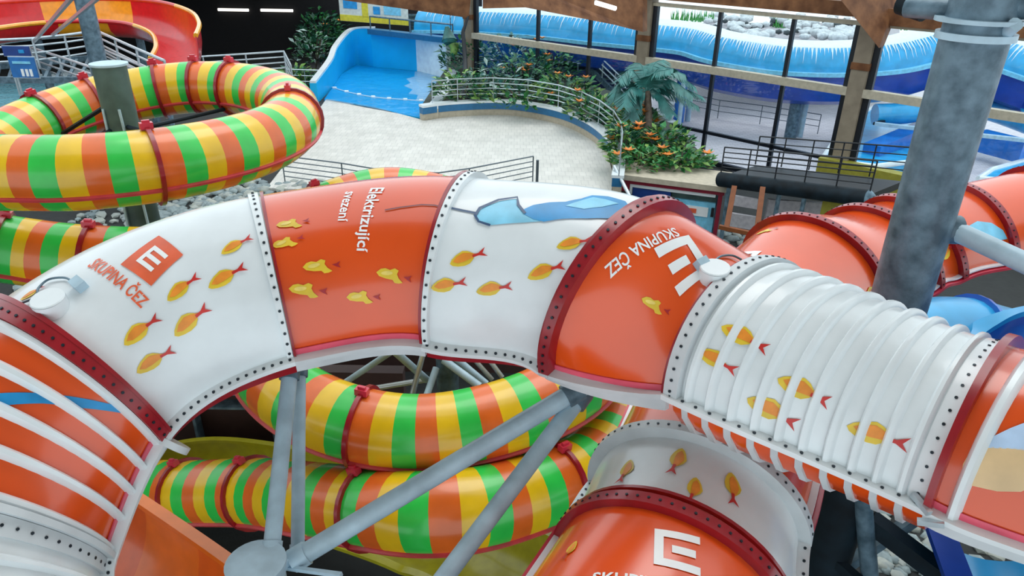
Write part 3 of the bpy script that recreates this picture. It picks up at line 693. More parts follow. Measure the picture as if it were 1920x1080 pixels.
# back wall, side wall and gallery roof
struct(MB().box((-22.3, 52, 2), 40, .4, 8).build('wall_back', 'wall_dark', smooth=False))
struct(MB().box((-31, 30, 3), .4, 60, 10).build('wall_left', 'wall_dark', smooth=False))
struct(MB().box((-22, 46, 5.85), 18, 12, .3).build('ceiling_gallery', 'wall_dark', smooth=False))
struct(MB().box((2, -3.9, 13.2), 66, 18, .4).build('ceiling_added_unseen', 'ceil_unseen', smooth=False))  # unseen roof slab, added and sized to shape the sheen on the domes
ret = struct(MB().box((-1.5, 14.6, -.35), 13, .4, 2.3).build('wall_service', 'wall_brown', smooth=False))
struct(MB().box((-4.6, 10.75, -.3), 5.4, .25, 2.5).build('wall_service', 'wall_brown', smooth=False))
sh = thing('metal_shelf', 'low pale metal shelf against the dark brown wall under the left dome', 'shelf', (-5.1, 10.4, FLOOR))
for z in (.32, .62): MB().box((-4.95, 10.5, z), 1.5, .25, .045).build('shelf_board', 'galv', sh)
for x in (-5.65, -4.25): MB().box((x, 10.5, -.42), .05, .22, 2.1).build('leg', 'galv', sh)

# ================================================================== railings
def railing(label, tops, h, nr, m, group=None, pr=.022, rr=.018, every=1, zb=None):
    o = thing('handrail', label, 'railing', tops[0]-V((0, 0, h)))
    for k, p in enumerate(tops):
        if k % every == 0 or k == len(tops)-1: MB().tube([p-V((0, 0, h)), p], pr, 8).build('post', m, o)
    for j in range(nr):
        dz = -j*h/(nr+.3); MB().tube([p+V((0, 0, dz)) for p in tops], rr if j else rr*1.3, 6).build('rail', m, o)
    return o
railing('thin dark railing along the near edge of the tiled beach', [atz(x, y, .95) for x, y in ((528, 292), (640, 306), (735, 322), (822, 324), (880, 316), (1000, 293))], .95, 5, 'rail_dark')
MB().tube([atz(1008, 300, .95)-V((0, 0, .95)), atz(1008, 300, .95)], .05, 8).build('end_post', 'rail_dark', bpy.data.objects['handrail'])
# planter with curved wall
wp = catmull([atz(x, y, 0) for x, y in ((793, 226), (850, 219), (950, 216), (1040, 231), (1100, 257), (1140, 293), (1150, 330), (1147, 365))], 8)
pw = thing('planter_wall', 'curved low wall with a blue band between beach and greenery', 'wall', wp[0])
def wall_strip(P, z0, z1, th, m, name, par, out=0):
    rows = []; N = len(P)
    for i in range(N):
        t = (P[min(i+1, N-1)]-P[max(i-1, 0)]); t.z = 0; t.normalize(); s_ = V((-t.y, t.x, 0)); a = P[i]-s_*out; b = P[i]+s_*th
        rows.append([V((a.x, a.y, z0)), V((b.x, b.y, z0)), V((b.x, b.y, z1)), V((a.x, a.y, z1))])
    return MB().grid(rows, closed=True, caps=True).build(name, m, par)
wall_strip(wp, -.3, .28, .3, 'beige', 'base_course', pw); wall_strip(wp, .28, .58, .3, 'band_blue', 'blue_band', pw, .03); wall_strip(wp, .58, .68, .36, 'white', 'coping', pw, .06)
def offs(P, d, z):
    out = []; N = len(P)
    for i in range(N):
        t = (P[min(i+1, N-1)]-P[max(i-1, 0)]); t.z = 0; t.normalize(); s_ = V((-t.y, t.x, 0)); q = P[i]+s_*d; out.append(V((q.x, q.y, z)))
    return out
railing('pale steel railing following the curved blue banded planter wall', offs(wp, .18, 1.68)[4::5]+[offs(wp, .18, 1.68)[-1]], 1.0, 4, 'steel', rr=.022)
soil = struct(MB().prism([p-V((0, 0, .4)) for p in offs(wp, .3, .5)[:-8]]+[V((*atz(1330, 300, .5)[:2], .1)), V((*atz(1210, 190, .5)[:2], .1)), V((*atz(1010, 130, .5)[:2], .1)), V((*atz(890, 105, .5)[:2], .1)), V((*atz(845, 115, .5)[:2], .1))], .4).build('floor_planter', 'soil', smooth=False))
# ================================================================== wave pool
pl = [atz(x, y, 0) for x, y in ((608, 187), (640, 140), (668, 122), (715, 128), (800, 136), (838, 150), (822, 190), (798, 222))]
wpool = thing('wave_pool', 'bright blue wave pool basin rising from the beach', 'pool', atz(700, 200, 0))
MB().prism([p-V((0, 0, .3)) for p in pl], .3).build('basin_floor', 'pool_paint', wpool)
MB().prism([V((p.x, p.y, -.05)) for p in (atz(778, 134, 0), pl[4], pl[5], pl[6], atz(812, 203, 0), atz(806, 194, 0), atz(796, 196, 0), atz(793, 187, 0), atz(780, 188, 0), atz(784, 178, 0), atz(766, 176, 0), atz(774, 168, 0), atz(757, 161, 0), atz(770, 156, 0), atz(762, 148, 0), atz(777, 144, 0))], .06).build('glare_floor', 'pool_white', wpool)  # window glare on the water, painted as a white patch
MB().prism([p+V((0, 0, .03)) for p in pl], .02).build('water_surface', 'water', wpool)
lw = [(pl[0]+V((-.2, -.4, 0)), .9), (atz(628, 158, 0), 1.25), (pl[1], 1.6), (pl[2], 2.1), (atz(700, 126, 0), 2.3)]
Lp = catmull([V((p.x, p.y, h)) for p, h in lw], 6); rows = []; rim = []
for i, p in enumerate(Lp):
    t = Lp[min(i+1, len(Lp)-1)]-Lp[max(i-1, 0)]; t.z = 0; t.normalize(); s_ = V((-t.y, t.x, 0)); a = p; b = p+s_*.35
    rows.append([V((a.x, a.y, -.4)), V((b.x, b.y, -.4)), V((b.x, b.y, p.z)), V((a.x, a.y, p.z))])
    rim.append([V((a.x-.02, a.y, p.z)), V((b.x+.02, b.y, p.z)), V((b.x+.02, b.y, p.z+.1)), V((a.x-.02, a.y, p.z+.1))])
MB().grid(rows, closed=True, caps=True).build('side_wall', 'pool_paint', wpool); MB().grid(rim, closed=True, caps=True).build('coping', 'white', wpool)
b0, b1, b2_ = Lp[-1].copy(), atz(782, 134, 0), atz(838, 148, 0)
for a, b, m_, nm in ((b0, b1, 'pool_paint', 'back_wall'), (b1, b2_, 'pool_white', 'white_back_wall')):
    a = V((a.x, a.y, 0)); b = V((b.x, b.y, 0)); d = (b-a).normalized(); n_ = V((-d.y, d.x, 0))
    MB().prism([a-V((0, 0, .4)), b-V((0, 0, .4)), b+n_*.3-V((0, 0, .4)), a+n_*.3-V((0, 0, .4))], 2.55).build(nm, m_, wpool, smooth=False)
a = V((b0.x, b0.y, 2.15)); b = V((b2_.x+.4, b2_.y, 2.15)); MB().bar(a, b, .6, .3).build('back_beam', 'band_blue', wpool)
MB().tube([V((a.x, a.y, 3.0)), V((b.x, b.y, 3.0))], .05, 8).build('back_rail', 'galv', wpool)
for k in range(5):
    q = a.lerp(b, k/4); MB().tube([q, V((q.x, q.y, 3.0))], .04, 6).build('rail_post', 'galv', wpool)
rw = [pl[5], pl[6], pl[7]]
for z0, z1, m_, nm in ((-.4, .45, 'beige', 'right_wall'), (.45, .6, 'white', 'right_coping')):
    P = catmull([V((p.x+.1, p.y, 0)) for p in rw], 6)[::-1]; rows = []
    for i, p in enumerate(P): rows.append([V((p.x, p.y, z0)), V((p.x+.5, p.y, z0)), V((p.x+.5, p.y, z1)), V((p.x, p.y, z1))])
    MB().grid(rows, closed=True, caps=True).build(nm, m_, wpool)
for (x, y), (x2, y2) in (((612, 170), (640, 155)), ((655, 165), (740, 172))):
    pass
rope = thing('lane_rope', 'white float rope lying across the front of the blue pool', 'rope', atz(700, 185, .02))
Pr = catmull([atz(x, y, .03) for x, y in ((612, 160), (650, 172), (700, 182), (760, 187), (812, 190))], 6); MB().tube(Pr, .03, 6).build('line', 'white', rope)
for q in Pr[::3]: MB().tube([q-V((.1, 0, 0)), q+V((.1, 0, 0))], .08, 8).build('float', 'white', rope)
slf = thing('grate_panel', 'grey louvre panel on the wall above the white end of the pool', 'panel', atz(800, 45, 3.2))
pq = at(797, 45, 47); MB().box(pq, 2.1, .12, 1.2).build('plate', 'galv', slf)
for k in range(7): MB().box(pq+V((0, -.1, -.5+k*.165)), 2.0, .08, .06).build('slat', 'greenpost', slf)
# banner
bq = at(700, 14, 44); bn = thing('banner', 'printed banner with yellow lower edge hanging above the pool', 'banner', bq)
X = (at(765, 30, 44.5)-at(636, 20, 44)).normalized(); n_ = V((-X.y, X.x, 0)).normalized(); Zb = V((0, 0, 1))
Wb = (at(765, 30, 44.5)-at(636, 20, 44)).length; c0 = (at(765, 22, 44.5)+at(636, 10, 44))/2
MB().box(c0, Wb, .05, 1.7, X, n_, Zb).build('sheet', 'sign_cream', bn)
MB().box(c0-n_*.04-Zb*.66, Wb, .03, .36, X, n_, Zb).build('yellow_edge', 'sign_yellow', bn)
MB().box(c0-n_*.04-X*(Wb*.34)+Zb*.25, Wb*.2, .03, .7, X, n_, Zb).build('blue_patch', 'print_blue', bn)
MB().box(c0-n_*.04-X*(Wb*.13)-Zb*.1, Wb*.09, .03, .9, X, n_, Zb).build('yellow_patch', 'sign_yellow', bn)
MB().box(c0-n_*.04+X*(Wb*.04)-Zb*.1, Wb*.1, .03, .45, X, n_, Zb).build('blue_patch', 'print_blue', bn)
MB().box(c0-n_*.04+X*(Wb*.27)+Zb*.05, Wb*.25, .03, .7, X, n_, Zb).build('pale_patch', 'print_lb', bn)
# ================================================================== glazed facade
ZR = 2.6
W = [atz(883, 65, ZR), atz(1208, 111, ZR), atz(1607, 172, ZR)]
W.append(W[2]+(W[2]-W[1])*1.05)
ZT, ZBt = 4.95, -1.5
def vpt(p, z): return V((p.x, p.y, z))
for k, (p, lab) in enumerate(zip(W, ('brownish timber column left of the first window bay', 'brownish timber column behind the palm', 'brownish timber column between the right window bays', 'brownish timber column beyond the right edge'))):
    if k == 3: continue
    d = (W[min(k+1, 3)]-W[max(k-1, 0)]); d.z = 0; d.normalize(); n_ = V((-d.y, d.x, 0)); wd = .6
    o = thing('timber_column', lab, 'column', vpt(p, FLOOR)); MB().box(vpt(p, (5.4+FLOOR)/2), wd, .55, 5.4-FLOOR, d, n_).build('shaft', 'column', o)
    MB().box(vpt(p, FLOOR+.1), wd*1.25, .7, .2, d, n_).build('foot_plate', 'galv', o)
    MB().box(vpt(p, 3.55)-n_*.0, wd*1.1, .62, .25, d, n_).build('collar', 'timber', o)
bays = [(0, 1, [.43, .72], 'window_1'), (1, 2, [.372, .70], 'window_2'), (2, 3, [.33, .66], 'window_3')]
for i, j, fr_, nm in bays:
    a, b = W[i], W[j]; d = (b-a); L = d.length; d.normalize(); n_ = V((-d.y, d.x, 0)); e0, e1 = .38, L-.38
    o = bpy.data.objects.new(nm, None); COL.objects.link(o); o.location = vpt(a, FLOOR); o['kind'] = 'structure'
    for e in (e0, e1): MB().box(vpt(a+d*e, (ZT+ZBt)/2), .3, .2, ZT-ZBt, d, n_).build('stile', 'mullion', o, smooth=False)
    xs = [e0]+[L*f for f in fr_]+[e1]
    for e in xs[1:-1]: MB().box(vpt(a+d*e, (ZT+ZBt)/2), .15, .16, ZT-ZBt, d, n_).build('mullion', 'mullion', o, smooth=False)
    MB().box(vpt(a+d*L/2, ZT+.06), L, .3, .14, d, n_).build('head_rail', 'beige', o, smooth=False)
    MB().box(vpt(a+d*L/2, ZR)-n_*.12, L-.5, .3, .30, d, n_).build('transom', 'beige', o, smooth=False)
    zl = -0.1
    MB().box(vpt(a+d*L/2, zl), L, .16, .13, d, n_).build('crossbar', 'mullion', o, smooth=False)
    MB().box(vpt(a+d*L/2, ZBt+.1), L, .2, .2, d, n_).build('sill', 'mullion', o, smooth=False)
    for u, v in zip(xs[:-1], xs[1:]):
        for z0, z1 in ((ZR, ZT), (zl, ZR), (ZBt, zl)):
            MB().box(vpt(a+d*(u+v)/2, (z0+z1)/2), v-u, .02, z1-z0, d, n_).build('pane', 'glass', o, smooth=False)
d = (W[2]-W[1]); d.z = 0; L = d.length; d.normalize(); n_ = V((-d.y, d.x, 0))
a = W[1]+d*(L*.93); struct(MB().box(vpt(a+d*5.5, -.72)-n_*.35, 11, .5, 1.5, d, n_).build('wall_right', 'olive', smooth=False))
# beams
def beam(a, b, wd, ht, m, lab):
    o = MB().bar(a, b, wd, ht).build('timber_beam', m, smooth=False, origin=a); return tag(o, lab, 'beam')
beam(vpt(W[1], 5.48)-n_*.1, vpt(W[2], 5.48)-n_*.1, .5, .5, 'timber', 'brown beam above the middle window bay')
beam(vpt(W[2], 5.32)-n_*.1, vpt(W[3], 5.32)-n_*.1, .5, .55, 'timber', 'brown beam above the right window bay behind the steel column')
beam(vpt(W[0], 5.3), vpt(W[1], 5.3), .5, .45, 'timber', 'brown beam above the left window bay')
beam(at(520, -38, 36), at(880, 14, 38), .5, 1.0, 'timber', 'long brown beam crossing the top above the pool')
def wedge(poly, axis, m, lab):
    o = MB().prism(poly, 1, axis=axis).build('timber_brace', m, smooth=False, origin=poly[0]); return tag(o, lab, 'beam')
dd = vpt(W[1], 0)-V((0, 0, 0)); tin = V((-.25, -.97, 0))
c1 = vpt(W[1], 0); Bp = [at(1205, 60, 31.2), at(1150, 46, 30.4), at(985, 14, 28.6), at(905, 16, 28.2), at(905, -60, 28), at(1205, -60, 31)]
wedge(Bp, V((.25, .35, 0)), 'timber', 'brown haunched brace descending to the column behind the palm')
Bp = [at(1648, 90, 25.2), at(1567, -12, 24.0), at(1567, -60, 24), at(1700, -60, 25.5), at(1672, 30, 25.4)]
wedge(Bp, V((.35, .4, 0)), 'timber', 'brown wedge shaped brace ending on the column between the right bays')
def lamp(a, b, lab):
    o = thing('tube_lamp', lab, 'lamp', (a+b)/2); MB().bar(a+V((0, .06, .05)), b+V((0, .06, .05)), .16, .06).build('housing', 'offwhite', o)
    MB().tube([a, b], .09, 10).build('tube', 'lamp', o); return o
lamp(aty(409, 18, 51.68), aty(466, 19, 51.68), 'left one of two glowing tube lamps on the dark back wall'); lamp(aty(489, 19, 51.68), aty(549, 20, 51.68), 'right one of two glowing tube lamps on the dark back wall')
lamp(at(1117, 5, 28.6), at(1154, 16, 29.2), 'glowing tube lamp under the brace beside the left window bay')
lw_ = bpy.data.objects['tube_lamp']
# ================================================================== outside
og = struct(MB().box((20, 45, -1.62), 70, 60, .2).build('floor_outside', 'pavers', smooth=False)); 
# keep the paving outside the glass line
og.data.clear_geometry() if False else None
bpy.data.objects.remove(og)
dn = n_; P0 = [vpt(W[0]-d*20, -1.45), vpt(W[0], -1.45), vpt(W[1], -1.45), vpt(W[2], -1.45), vpt(W[3]+d*14, -1.45)]
pg = [p+dn*.3 for p in P0]; og = struct(MB().prism([p-V((0, 0, .3)) for p in pg]+[V((60, 70, -1.75)), V((-10, 80, -1.75))], .3).build('floor_outside', 'pavers', smooth=False))
# outdoor blue slide
od = [at(800, 55, 46), at(880, 56, 44.5), at(960, 60, 43), at(1040, 66, 41.5), at(1130, 76, 40), at(1215, 84, 38.6), at(1300, 94, 37.6), at(1360, 111, 36.6), at(1420, 122, 36), at(1480, 129, 35.4), at(1560, 131, 35), at(1640, 126, 34.8), at(1700, 113, 35), at(1765, 92, 35.5), at(1830, 92, 35.2), at(1890, 122, 34), at(1960, 148, 33)]
oc = catmull(od, 6); oslide = thing('covered_slide', 'blue outdoor slide with white frosted dome and icicle pattern behind the windows', 'water slide', V((*oc[50][:2], -1.45)))
RO = 1.36
def oframe(i):
    t = (oc[min(i+1, len(oc)-1)]-oc[max(i-1, 0)]); t.z *= 1; t.normalize(); s_ = t.cross(V((0, 0, 1))).normalized(); return t, s_, s_.cross(t)
for a in range(0, len(oc)-1, 12):
    b = min(a+12, len(oc)-1); rows = []; tr_ = []; fl_ = [[], []]
    for i in range(a, b+1):
        t, s_, u_ = oframe(i); C = oc[i]
        rows.append([C+s_*(RO*math.cos(math.pi*k/16))+u_*(RO*1.0*math.sin(math.pi*k/16)) for k in range(17)])
        tr_.append([C+s_*(x*RO)+u_*(z*RO) for x, z in ((1, -.02), (.97, -.5), (.82, -.95), (.4, -1.15), (-.4, -1.15), (-.82, -.95), (-.97, -.5), (-1, -.02))])
        for q, sg in enumerate((1, -1)): fl_[q].append([C+s_*(sg*(RO-.02))+u_*.1, C+s_*(sg*(RO+.24))+u_*.1, C+s_*(sg*(RO+.24))-u_*.08, C+s_*(sg*(RO-.02))-u_*.08])
    MB().grid(rows, mif=lambda i, j: 0 if 5 <= j <= 10 else 1).build('dome_segment', ['ice', 'blue_lt'], oslide)
    MB().grid(tr_).build('trough', 'blue_dk', oslide)
    for q in (0, 1): MB().grid(fl_[q], closed=True, caps=True).build('side_flange', 'print_lb', oslide)
mb = MB(); rr_ = random.Random(3)
for i in range(2, len(oc)-2):
    for f in (0.0, .5):
        t, s_, u_ = oframe(i); C = oc[i].lerp(oc[i+1], f)
        L_ = rr_.choice((.22, .3, .42, .55)); wd_ = .035+.03*rr_.random(); n0 = math.pi*5.05/16
        def sp(an, o_=.02): return C+s_*((RO+o_)*math.cos(an))+u_*((RO+o_)*math.sin(an))
        mb.add([sp(n0)-t*wd_, sp(n0)+t*wd_, sp(n0-L_*.6)+t*wd_*.4, sp(n0-L_*1.2), sp(n0-L_*.6)-t*wd_*.4], [(0, 1, 2, 3, 4)])
ic = mb.build('icicle_print', 'ice', oslide); ic['kind'] = 'stuff'
for k, (x, y) in enumerate(((1505, 215), (1820, 200), (1290, 175), (1000, 110))):
    i = min(range(len(oc)), key=lambda i: abs(px(oc[i])[0]-x)); p = oc[i]
    MB().tube([V((p.x, p.y, -1.45)), V((p.x, p.y, p.z-.95))], .3, 14).build('support_column', 'galv' if k == 0 else 'blue', oslide)
    MB().box(V((p.x, p.y, p.z-1.1)), 1.6, .5, .3).build('cradle', 'black', oslide)
    MB().tube([V((p.x+.55, p.y+.2, -1.45)), V((p.x+.55, p.y+.2, p.z-.95))], .16, 10).build('support_column', 'galv_pale', oslide)
# rock bank with boulders behind the outdoor slide
bank = struct(MB().grid([[at(1240+k*50, 30+j*14, 56-j*4)-V((0, 0, .5)) for k in range(10)] for j in range(5)]).build('floor_bank', 'pave'))
def rock_mesh(seed, m):
    r = random.Random(seed); bm = bmesh.new(); bmesh.ops.create_icosphere(bm, subdivisions=1, radius=1)
    for v in bm.verts: v.co *= .78+.4*r.random(); v.co.z *= .7
    me = bpy.data.meshes.new('rock'); bm.to_mesh(me); bm.free(); me.materials.append(M[m]); me.polygons.foreach_set('use_smooth', [True]*len(me.polygons)); return me
RK = [rock_mesh(k, 'rock_w') for k in range(4)]
r_ = random.Random(11)
DK = rock_mesh(9, 'rock_dark')
for k in range(34):  # dark gaps between the boulders, put in as dark stones
    o = bpy.data.objects.new('gap_stone', DK); COL.objects.link(o); x = 1330+k*8.6+r_.random()*6; y = 34+r_.random()*26; o.location = at(x, y, 55.5-(y-30)/14*4)-V((0, 0, .12)); s_ = .2+.15*r_.random(); o.scale = (s_, s_, s_); tag(o, 'small dark stone put in for a dark gap among the white boulders outside', 'rock', 'dark gap stones on the outdoor bank')
for k in range(110):
    x = 1322+r_.random()*300; y = 28+r_.random()*44
    o = bpy.data.objects.new('boulder', RK[k % 4]); COL.objects.link(o); o.location = at(x, y, 56-(y-30)/14*4); s_ = .22+.26*r_.random(); o.scale = (s_*1.3, s_, s_); o.rotation_euler = (0, 0, r_.random()*6)
    tag(o, 'white boulder on the bank behind the outdoor blue slide', 'rock', 'white boulders on the outdoor bank')
for k, (x, y, lab) in enumerate(((1300, 26, 'green grass patch left of the white boulders'), (1465, 40, 'green grass tuft among the white boulders'), (1690, 42, 'green grass patch right of the timber wedge'))):
    c = at(x, y, 54); mb = MB(); rg = random.Random(k)
    for q in range(120):
        p = c+V(((rg.random()-.5)*(3 if k != 1 else 1.2), (rg.random()-.5)*1.5, -.5)); hh = .4+.5*rg.random(); mb.add([p-V((.05, 0, 0)), p+V((.05, 0, 0)), p+V(((rg.random()-.5)*.3, (rg.random()-.5)*.3, hh))], [(0, 1, 2)])
    o = mb.build('grass_patch', 'grass', origin=c); tag(o, lab, 'grass', kind='stuff')
# outdoor pools
def pool(lab, pts, z, m, edge):
    o = thing('outdoor_pool', lab, 'pool', atz(*pts[0], z)); P = [atz(x, y, z) for x, y in pts]
    MB().prism([p-V((0, 0, .4)) for p in P], .35).build('basin', 'blue_lt', o); MB().prism([p-V((0, 0, .04)) for p in P], .05).build('water_surface', m, o)
    MB().tube(P+[P[0]], .12, 8).build('coping', edge, o); return o
pool('outdoor light blue pool behind the column between the right bays', [(1540, 300), (1590, 228), (1640, 200), (1745, 205), (1735, 300), (1640, 312)], -1.0, 'blue_lt', 'white')
pool('outdoor pool with a white curved edge behind the steel column at the right edge', [(1835, 335), (1860, 318), (1925, 300), (1980, 300), (1980, 345)], -1.0, 'blue_lt', 'white')
ob = thing('outdoor_slide_wall', 'deep blue side of an outdoor flume behind the right window bay', 'water slide', atz(1650, 250, -1.2))
MB().bar(atz(1632, 290, -1.0), atz(1752, 238, -.6), .8, .9).build('side_panel', 'blue', ob); MB().bar(atz(1640, 232, 0), atz(1760, 196, 0), .15, .12).build('top_rail', 'black', ob)
MB().bar(atz(1835, 262, -.6), atz(1925, 285, -.6), .8, .9).build('side_panel', 'blue', ob)
od_ = thing('outdoor_flume', 'light blue outdoor flume crossing low behind the steel column', 'water slide', atz(1750, 205, 0))
MB().tube(catmull([atz(1640, 215, .2), atz(1700, 212, .3), atz(1770, 200, .5), atz(1850, 205, .3), atz(1940, 235, .1)], 6), .5, 14).build('tube_segment', 'blue_lt', od_)
MB().bar(atz(1640, 232, .0), atz(1940, 265, .0), .25, .15).build('support_beam', 'galv_pale', od_)
# stacked stone tower
st = thing('stone_stack', 'stack of white stones outside, right of the palm', 'sculpture', atz(1246, 246, -1.45)); r_ = random.Random(5)
base = atz(1246, 246, -1.45)
for k in range(9):
    w_ = 1.0-.06*k; o = bpy.data.objects.new('stone', RK[k % 4]); COL.objects.link(o); o.parent = st; o.location = (r_.uniform(-.1, .1), r_.uniform(-.1, .1), .2+k*.32); o.scale = (w_*.62, w_*.55, .28); o.rotation_euler = (0, 0, r_.random()*6)
MB().tube([V((base.x+.7, base.y, -1.45)), V((base.x+.7, base.y, 1.0))], .12, 8).build('pole', 'galv_pale', st)
# outdoor staircase
sa, sb = at(1085, 108, 41), at(1200, 222, 37.5); sc_ = thing('outdoor_staircase', 'steel outdoor staircase with many rails behind the left window bay', 'stairs', sb)
for off in (V((0, 0, 0)), V((.6, .9, 0))):
    MB().bar(sa+off, sb+off, .12, .3).build('stringer', 'galv', sc_)
    for h in (.5, .8, 1.1): MB().tube([sa+off+V((0, 0, h)), sb+off+V((0, 0, h))], .04, 6).build('rail', 'steel', sc_)
    for k in range(6): q = sa.lerp(sb, k/5)+off; MB().tube([q, q+V((0, 0, 1.1))], .035, 6).build('baluster', 'steel', sc_)
for k in range(14): q = sa.lerp(sb, (k+.5)/14)+V((.3, .45, 0)); MB().box(q, 1.1, .35, .06).build('tread', 'galv', sc_)
dk = MB().box(at(1060, 155, 42)-V((0, 0, .3)), 9, 3, 2.6).build('outdoor_shed', 'purple', smooth=False, origin=at(1060, 155, 42)); tag(dk, 'dark violet low outbuilding behind the left window bay', 'building')
bench = thing('park_bench', 'pale blue grey bench outside behind the left window bay', 'bench', at(1060, 120, 40)); 
for k in range(3): MB().box(at(1060, 118, 40)+V((0, .15*k, 0)), 1.8, .12, .06).build('slat', 'galv_pale', bench)
for s_ in (-.7, .7): MB().box(at(1060, 118, 40)+V((s_, .15, -.25)), .08, .4, .45).build('leg', 'galv', bench)
railing('low dark barrier on the paving outside the middle window bay', [atz(x, y, -.4) for x, y in ((1270, 172), (1350, 188), (1430, 198), (1540, 215))], 1.0, 3, 'rail_dark')
# ================================================================== kiosk, walkway, wooden frame
ka, kb = at(1163, 333, 24.6), at(1358, 341, 23.4); kd = (kb-ka); Lk = kd.length; kd.z = 0; kd.normalize(); kn = V((-kd.y, kd.x, 0)); Zu = V((0, 0, 1)); zt = ka.z; zb_ = FLOOR
ko = thing('display_kiosk', 'dark red framed display kiosk with posters under the planter', 'kiosk', V((ka.x, ka.y, zb_)))
kh = zt-zb_
def kbox(x0, x1, z0, z1, y0, y1, nm, m): return MB().box(V((ka.x, ka.y, 0))+kd*((x0+x1)/2)+kn*((y0+y1)/2)+Zu*((z0+z1)/2), x1-x0, y1-y0, z1-z0, kd, kn).build(nm, m, ko, smooth=False)
kbox(-.2, Lk+.12, zt-.02, zt+.16, -.15, 1.6, 'roof_slab', 'beige'); kbox(-.1, Lk+.05, zt-.16, zt-.02, -.05, .1, 'header', 'kiosk_red')
kbox(0, .36, zb_, zt-.16, 0, .2, 'side_panel', 'kiosk_red'); kbox(Lk-.13, Lk, zb_, zt-.16, -.02, .12, 'corner_post', 'kiosk_red'); kbox(.36, .44, zb_, zt-.16, -.01, .1, 'white_stile', 'white')
kbox(.44, Lk-.22, zt-.28, zt-.16, .0, .1, 'white_rail', 'white'); kbox(.36, Lk-.15, zb_, zt-.2, .5, .6, 'back_panel', 'galv')
kbox(.46, 1.75, zt-1.25, zt-.3, .05, .09, 'poster', 'sign_blue'); kbox(.46, 1.7, zt-.86, zt-.74, .02, .05, 'poster_band', 'sign_cream'); kbox(.62, 1.45, zt-1.06, zt-.96, .02, .05, 'poster_band', 'sign_cream')
kbox(1.75, Lk-.2, zb_+.1, zt-.55, .2, .3, 'light_panel', 'print_lb'); kbox(1.95, Lk-.4, zt-1.05, zt-.72, .15, .2, 'white_card', 'print_w'); kbox(2.4, 2.65, zt-.95, zt-.8, .12, .15, 'red_mark', 'print_or')
kbox(Lk-.3, Lk-.2, zt-1.0, zt-.7, .1, .2, 'dark_box', 'black')
kbox(1.75, Lk-.2, zt-.55, zt-.3, .3, .35, 'photo_strip', 'greenpost')
hr = thing('handrail', 'stout pale handrail sloping down beside the kiosk', 'railing', at(1190, 380, 23)); MB().tube([at(1152, 312, 24.3), at(1188, 382, 23.2)], .06, 10).build('rail', 'steel', hr); MB().tube([at(1188, 382, 23.2), V((*at(1188, 382, 23.2)[:2], FLOOR))], .05, 8).build('post', 'steel', hr)
wa, wb = at(1350, 336, 23.2), at(1628, 372, 19.6)
wk = thing('walkway', 'raised walkway with a thick dark blue edge tube left of the steel column', 'walkway', V((*wa[:2], FLOOR)))
MB().tube([wa, wb], .24, 18).build('edge_tube', 'strut_dark', wk); e_ = (wb-wa).normalized(); MB().tube([wb, wb+e_*.1, wb+e_*.18], .24, 18, r2=.1).build('tube_end', 'galv', wk)
wn = V((-e_.y, e_.x, 0)).normalized(); mid = (wa+wb)/2+wn*1.0; MB().box(mid, (wb-wa).length, 1.9, .2, e_, wn, Zu).build('deck', 'black', wk)
for k in (.08, .45, .62, .95): q = wa.lerp(wb, k); MB().tube([q, V((q.x, q.y, FLOOR))], .07, 8).build('post', 'galv', wk)
railing('dark railing with thin bars along the near side of the raised walkway', [wa.lerp(wb, k/5)+V((0, 0, 1.05)) for k in range(6)], .85, 5, 'black')
railing('dark railing along the far side of the raised walkway before the windows', [wa.lerp(wb, k/5)+wn*1.9+V((0, 0, 1.1)) for k in range(6)], .95, 4, 'black')
wf = thing('wooden_frame', 'rust brown wooden frame of two posts under the walkway', 'frame', at(1390, 435, 21.5))
f = [at(1377, 350, 21.6), at(1362, 428, 21.3), at(1430, 352, 21.4), at(1418, 440, 21.0)]
MB().bar(f[0], f[1], .15).build('post', 'rust', wf); MB().bar(f[2], f[3], .15).build('post', 'rust', wf); MB().bar(f[1]+(f[1]-f[3])*.25, f[3]+(f[3]-f[1])*.1, .12).build('bottom_rail', 'rust', wf)
# pale wall panels under the walkway
for k, (x0, x1, y0, y1, m, lab) in enumerate(((1372, 1420, 365, 384, 'pave', 'pale grey panel seen between the wooden posts, upper one'), (1370, 1418, 398, 424, 'pave', 'pale grey panel seen between the wooden posts, lower one'), (1436, 1560, 372, 425, 'pave', 'long pale grey panel under the walkway, right of the wooden frame'))):
    a, b = at(x0, (y0+y1)/2, 22.6), at(x1, (y0+y1)/2+8, 22.3); o = MB().box((a+b)/2, (b-a).length, .12, (y1-y0)*22.6/1350, (b-a).normalized()).build('wall_panel', m, smooth=False, origin=(a+b)/2); tag(o, lab, 'panel')
oc_ = MB().box(at(1590, 388, 20.5), 1.4, .3, .8, e_, wn).build('olive_panel', 'olive', smooth=False, origin=at(1590, 388, 20.5)); tag(oc_, 'olive panel under the round end of the walkway tube', 'panel')
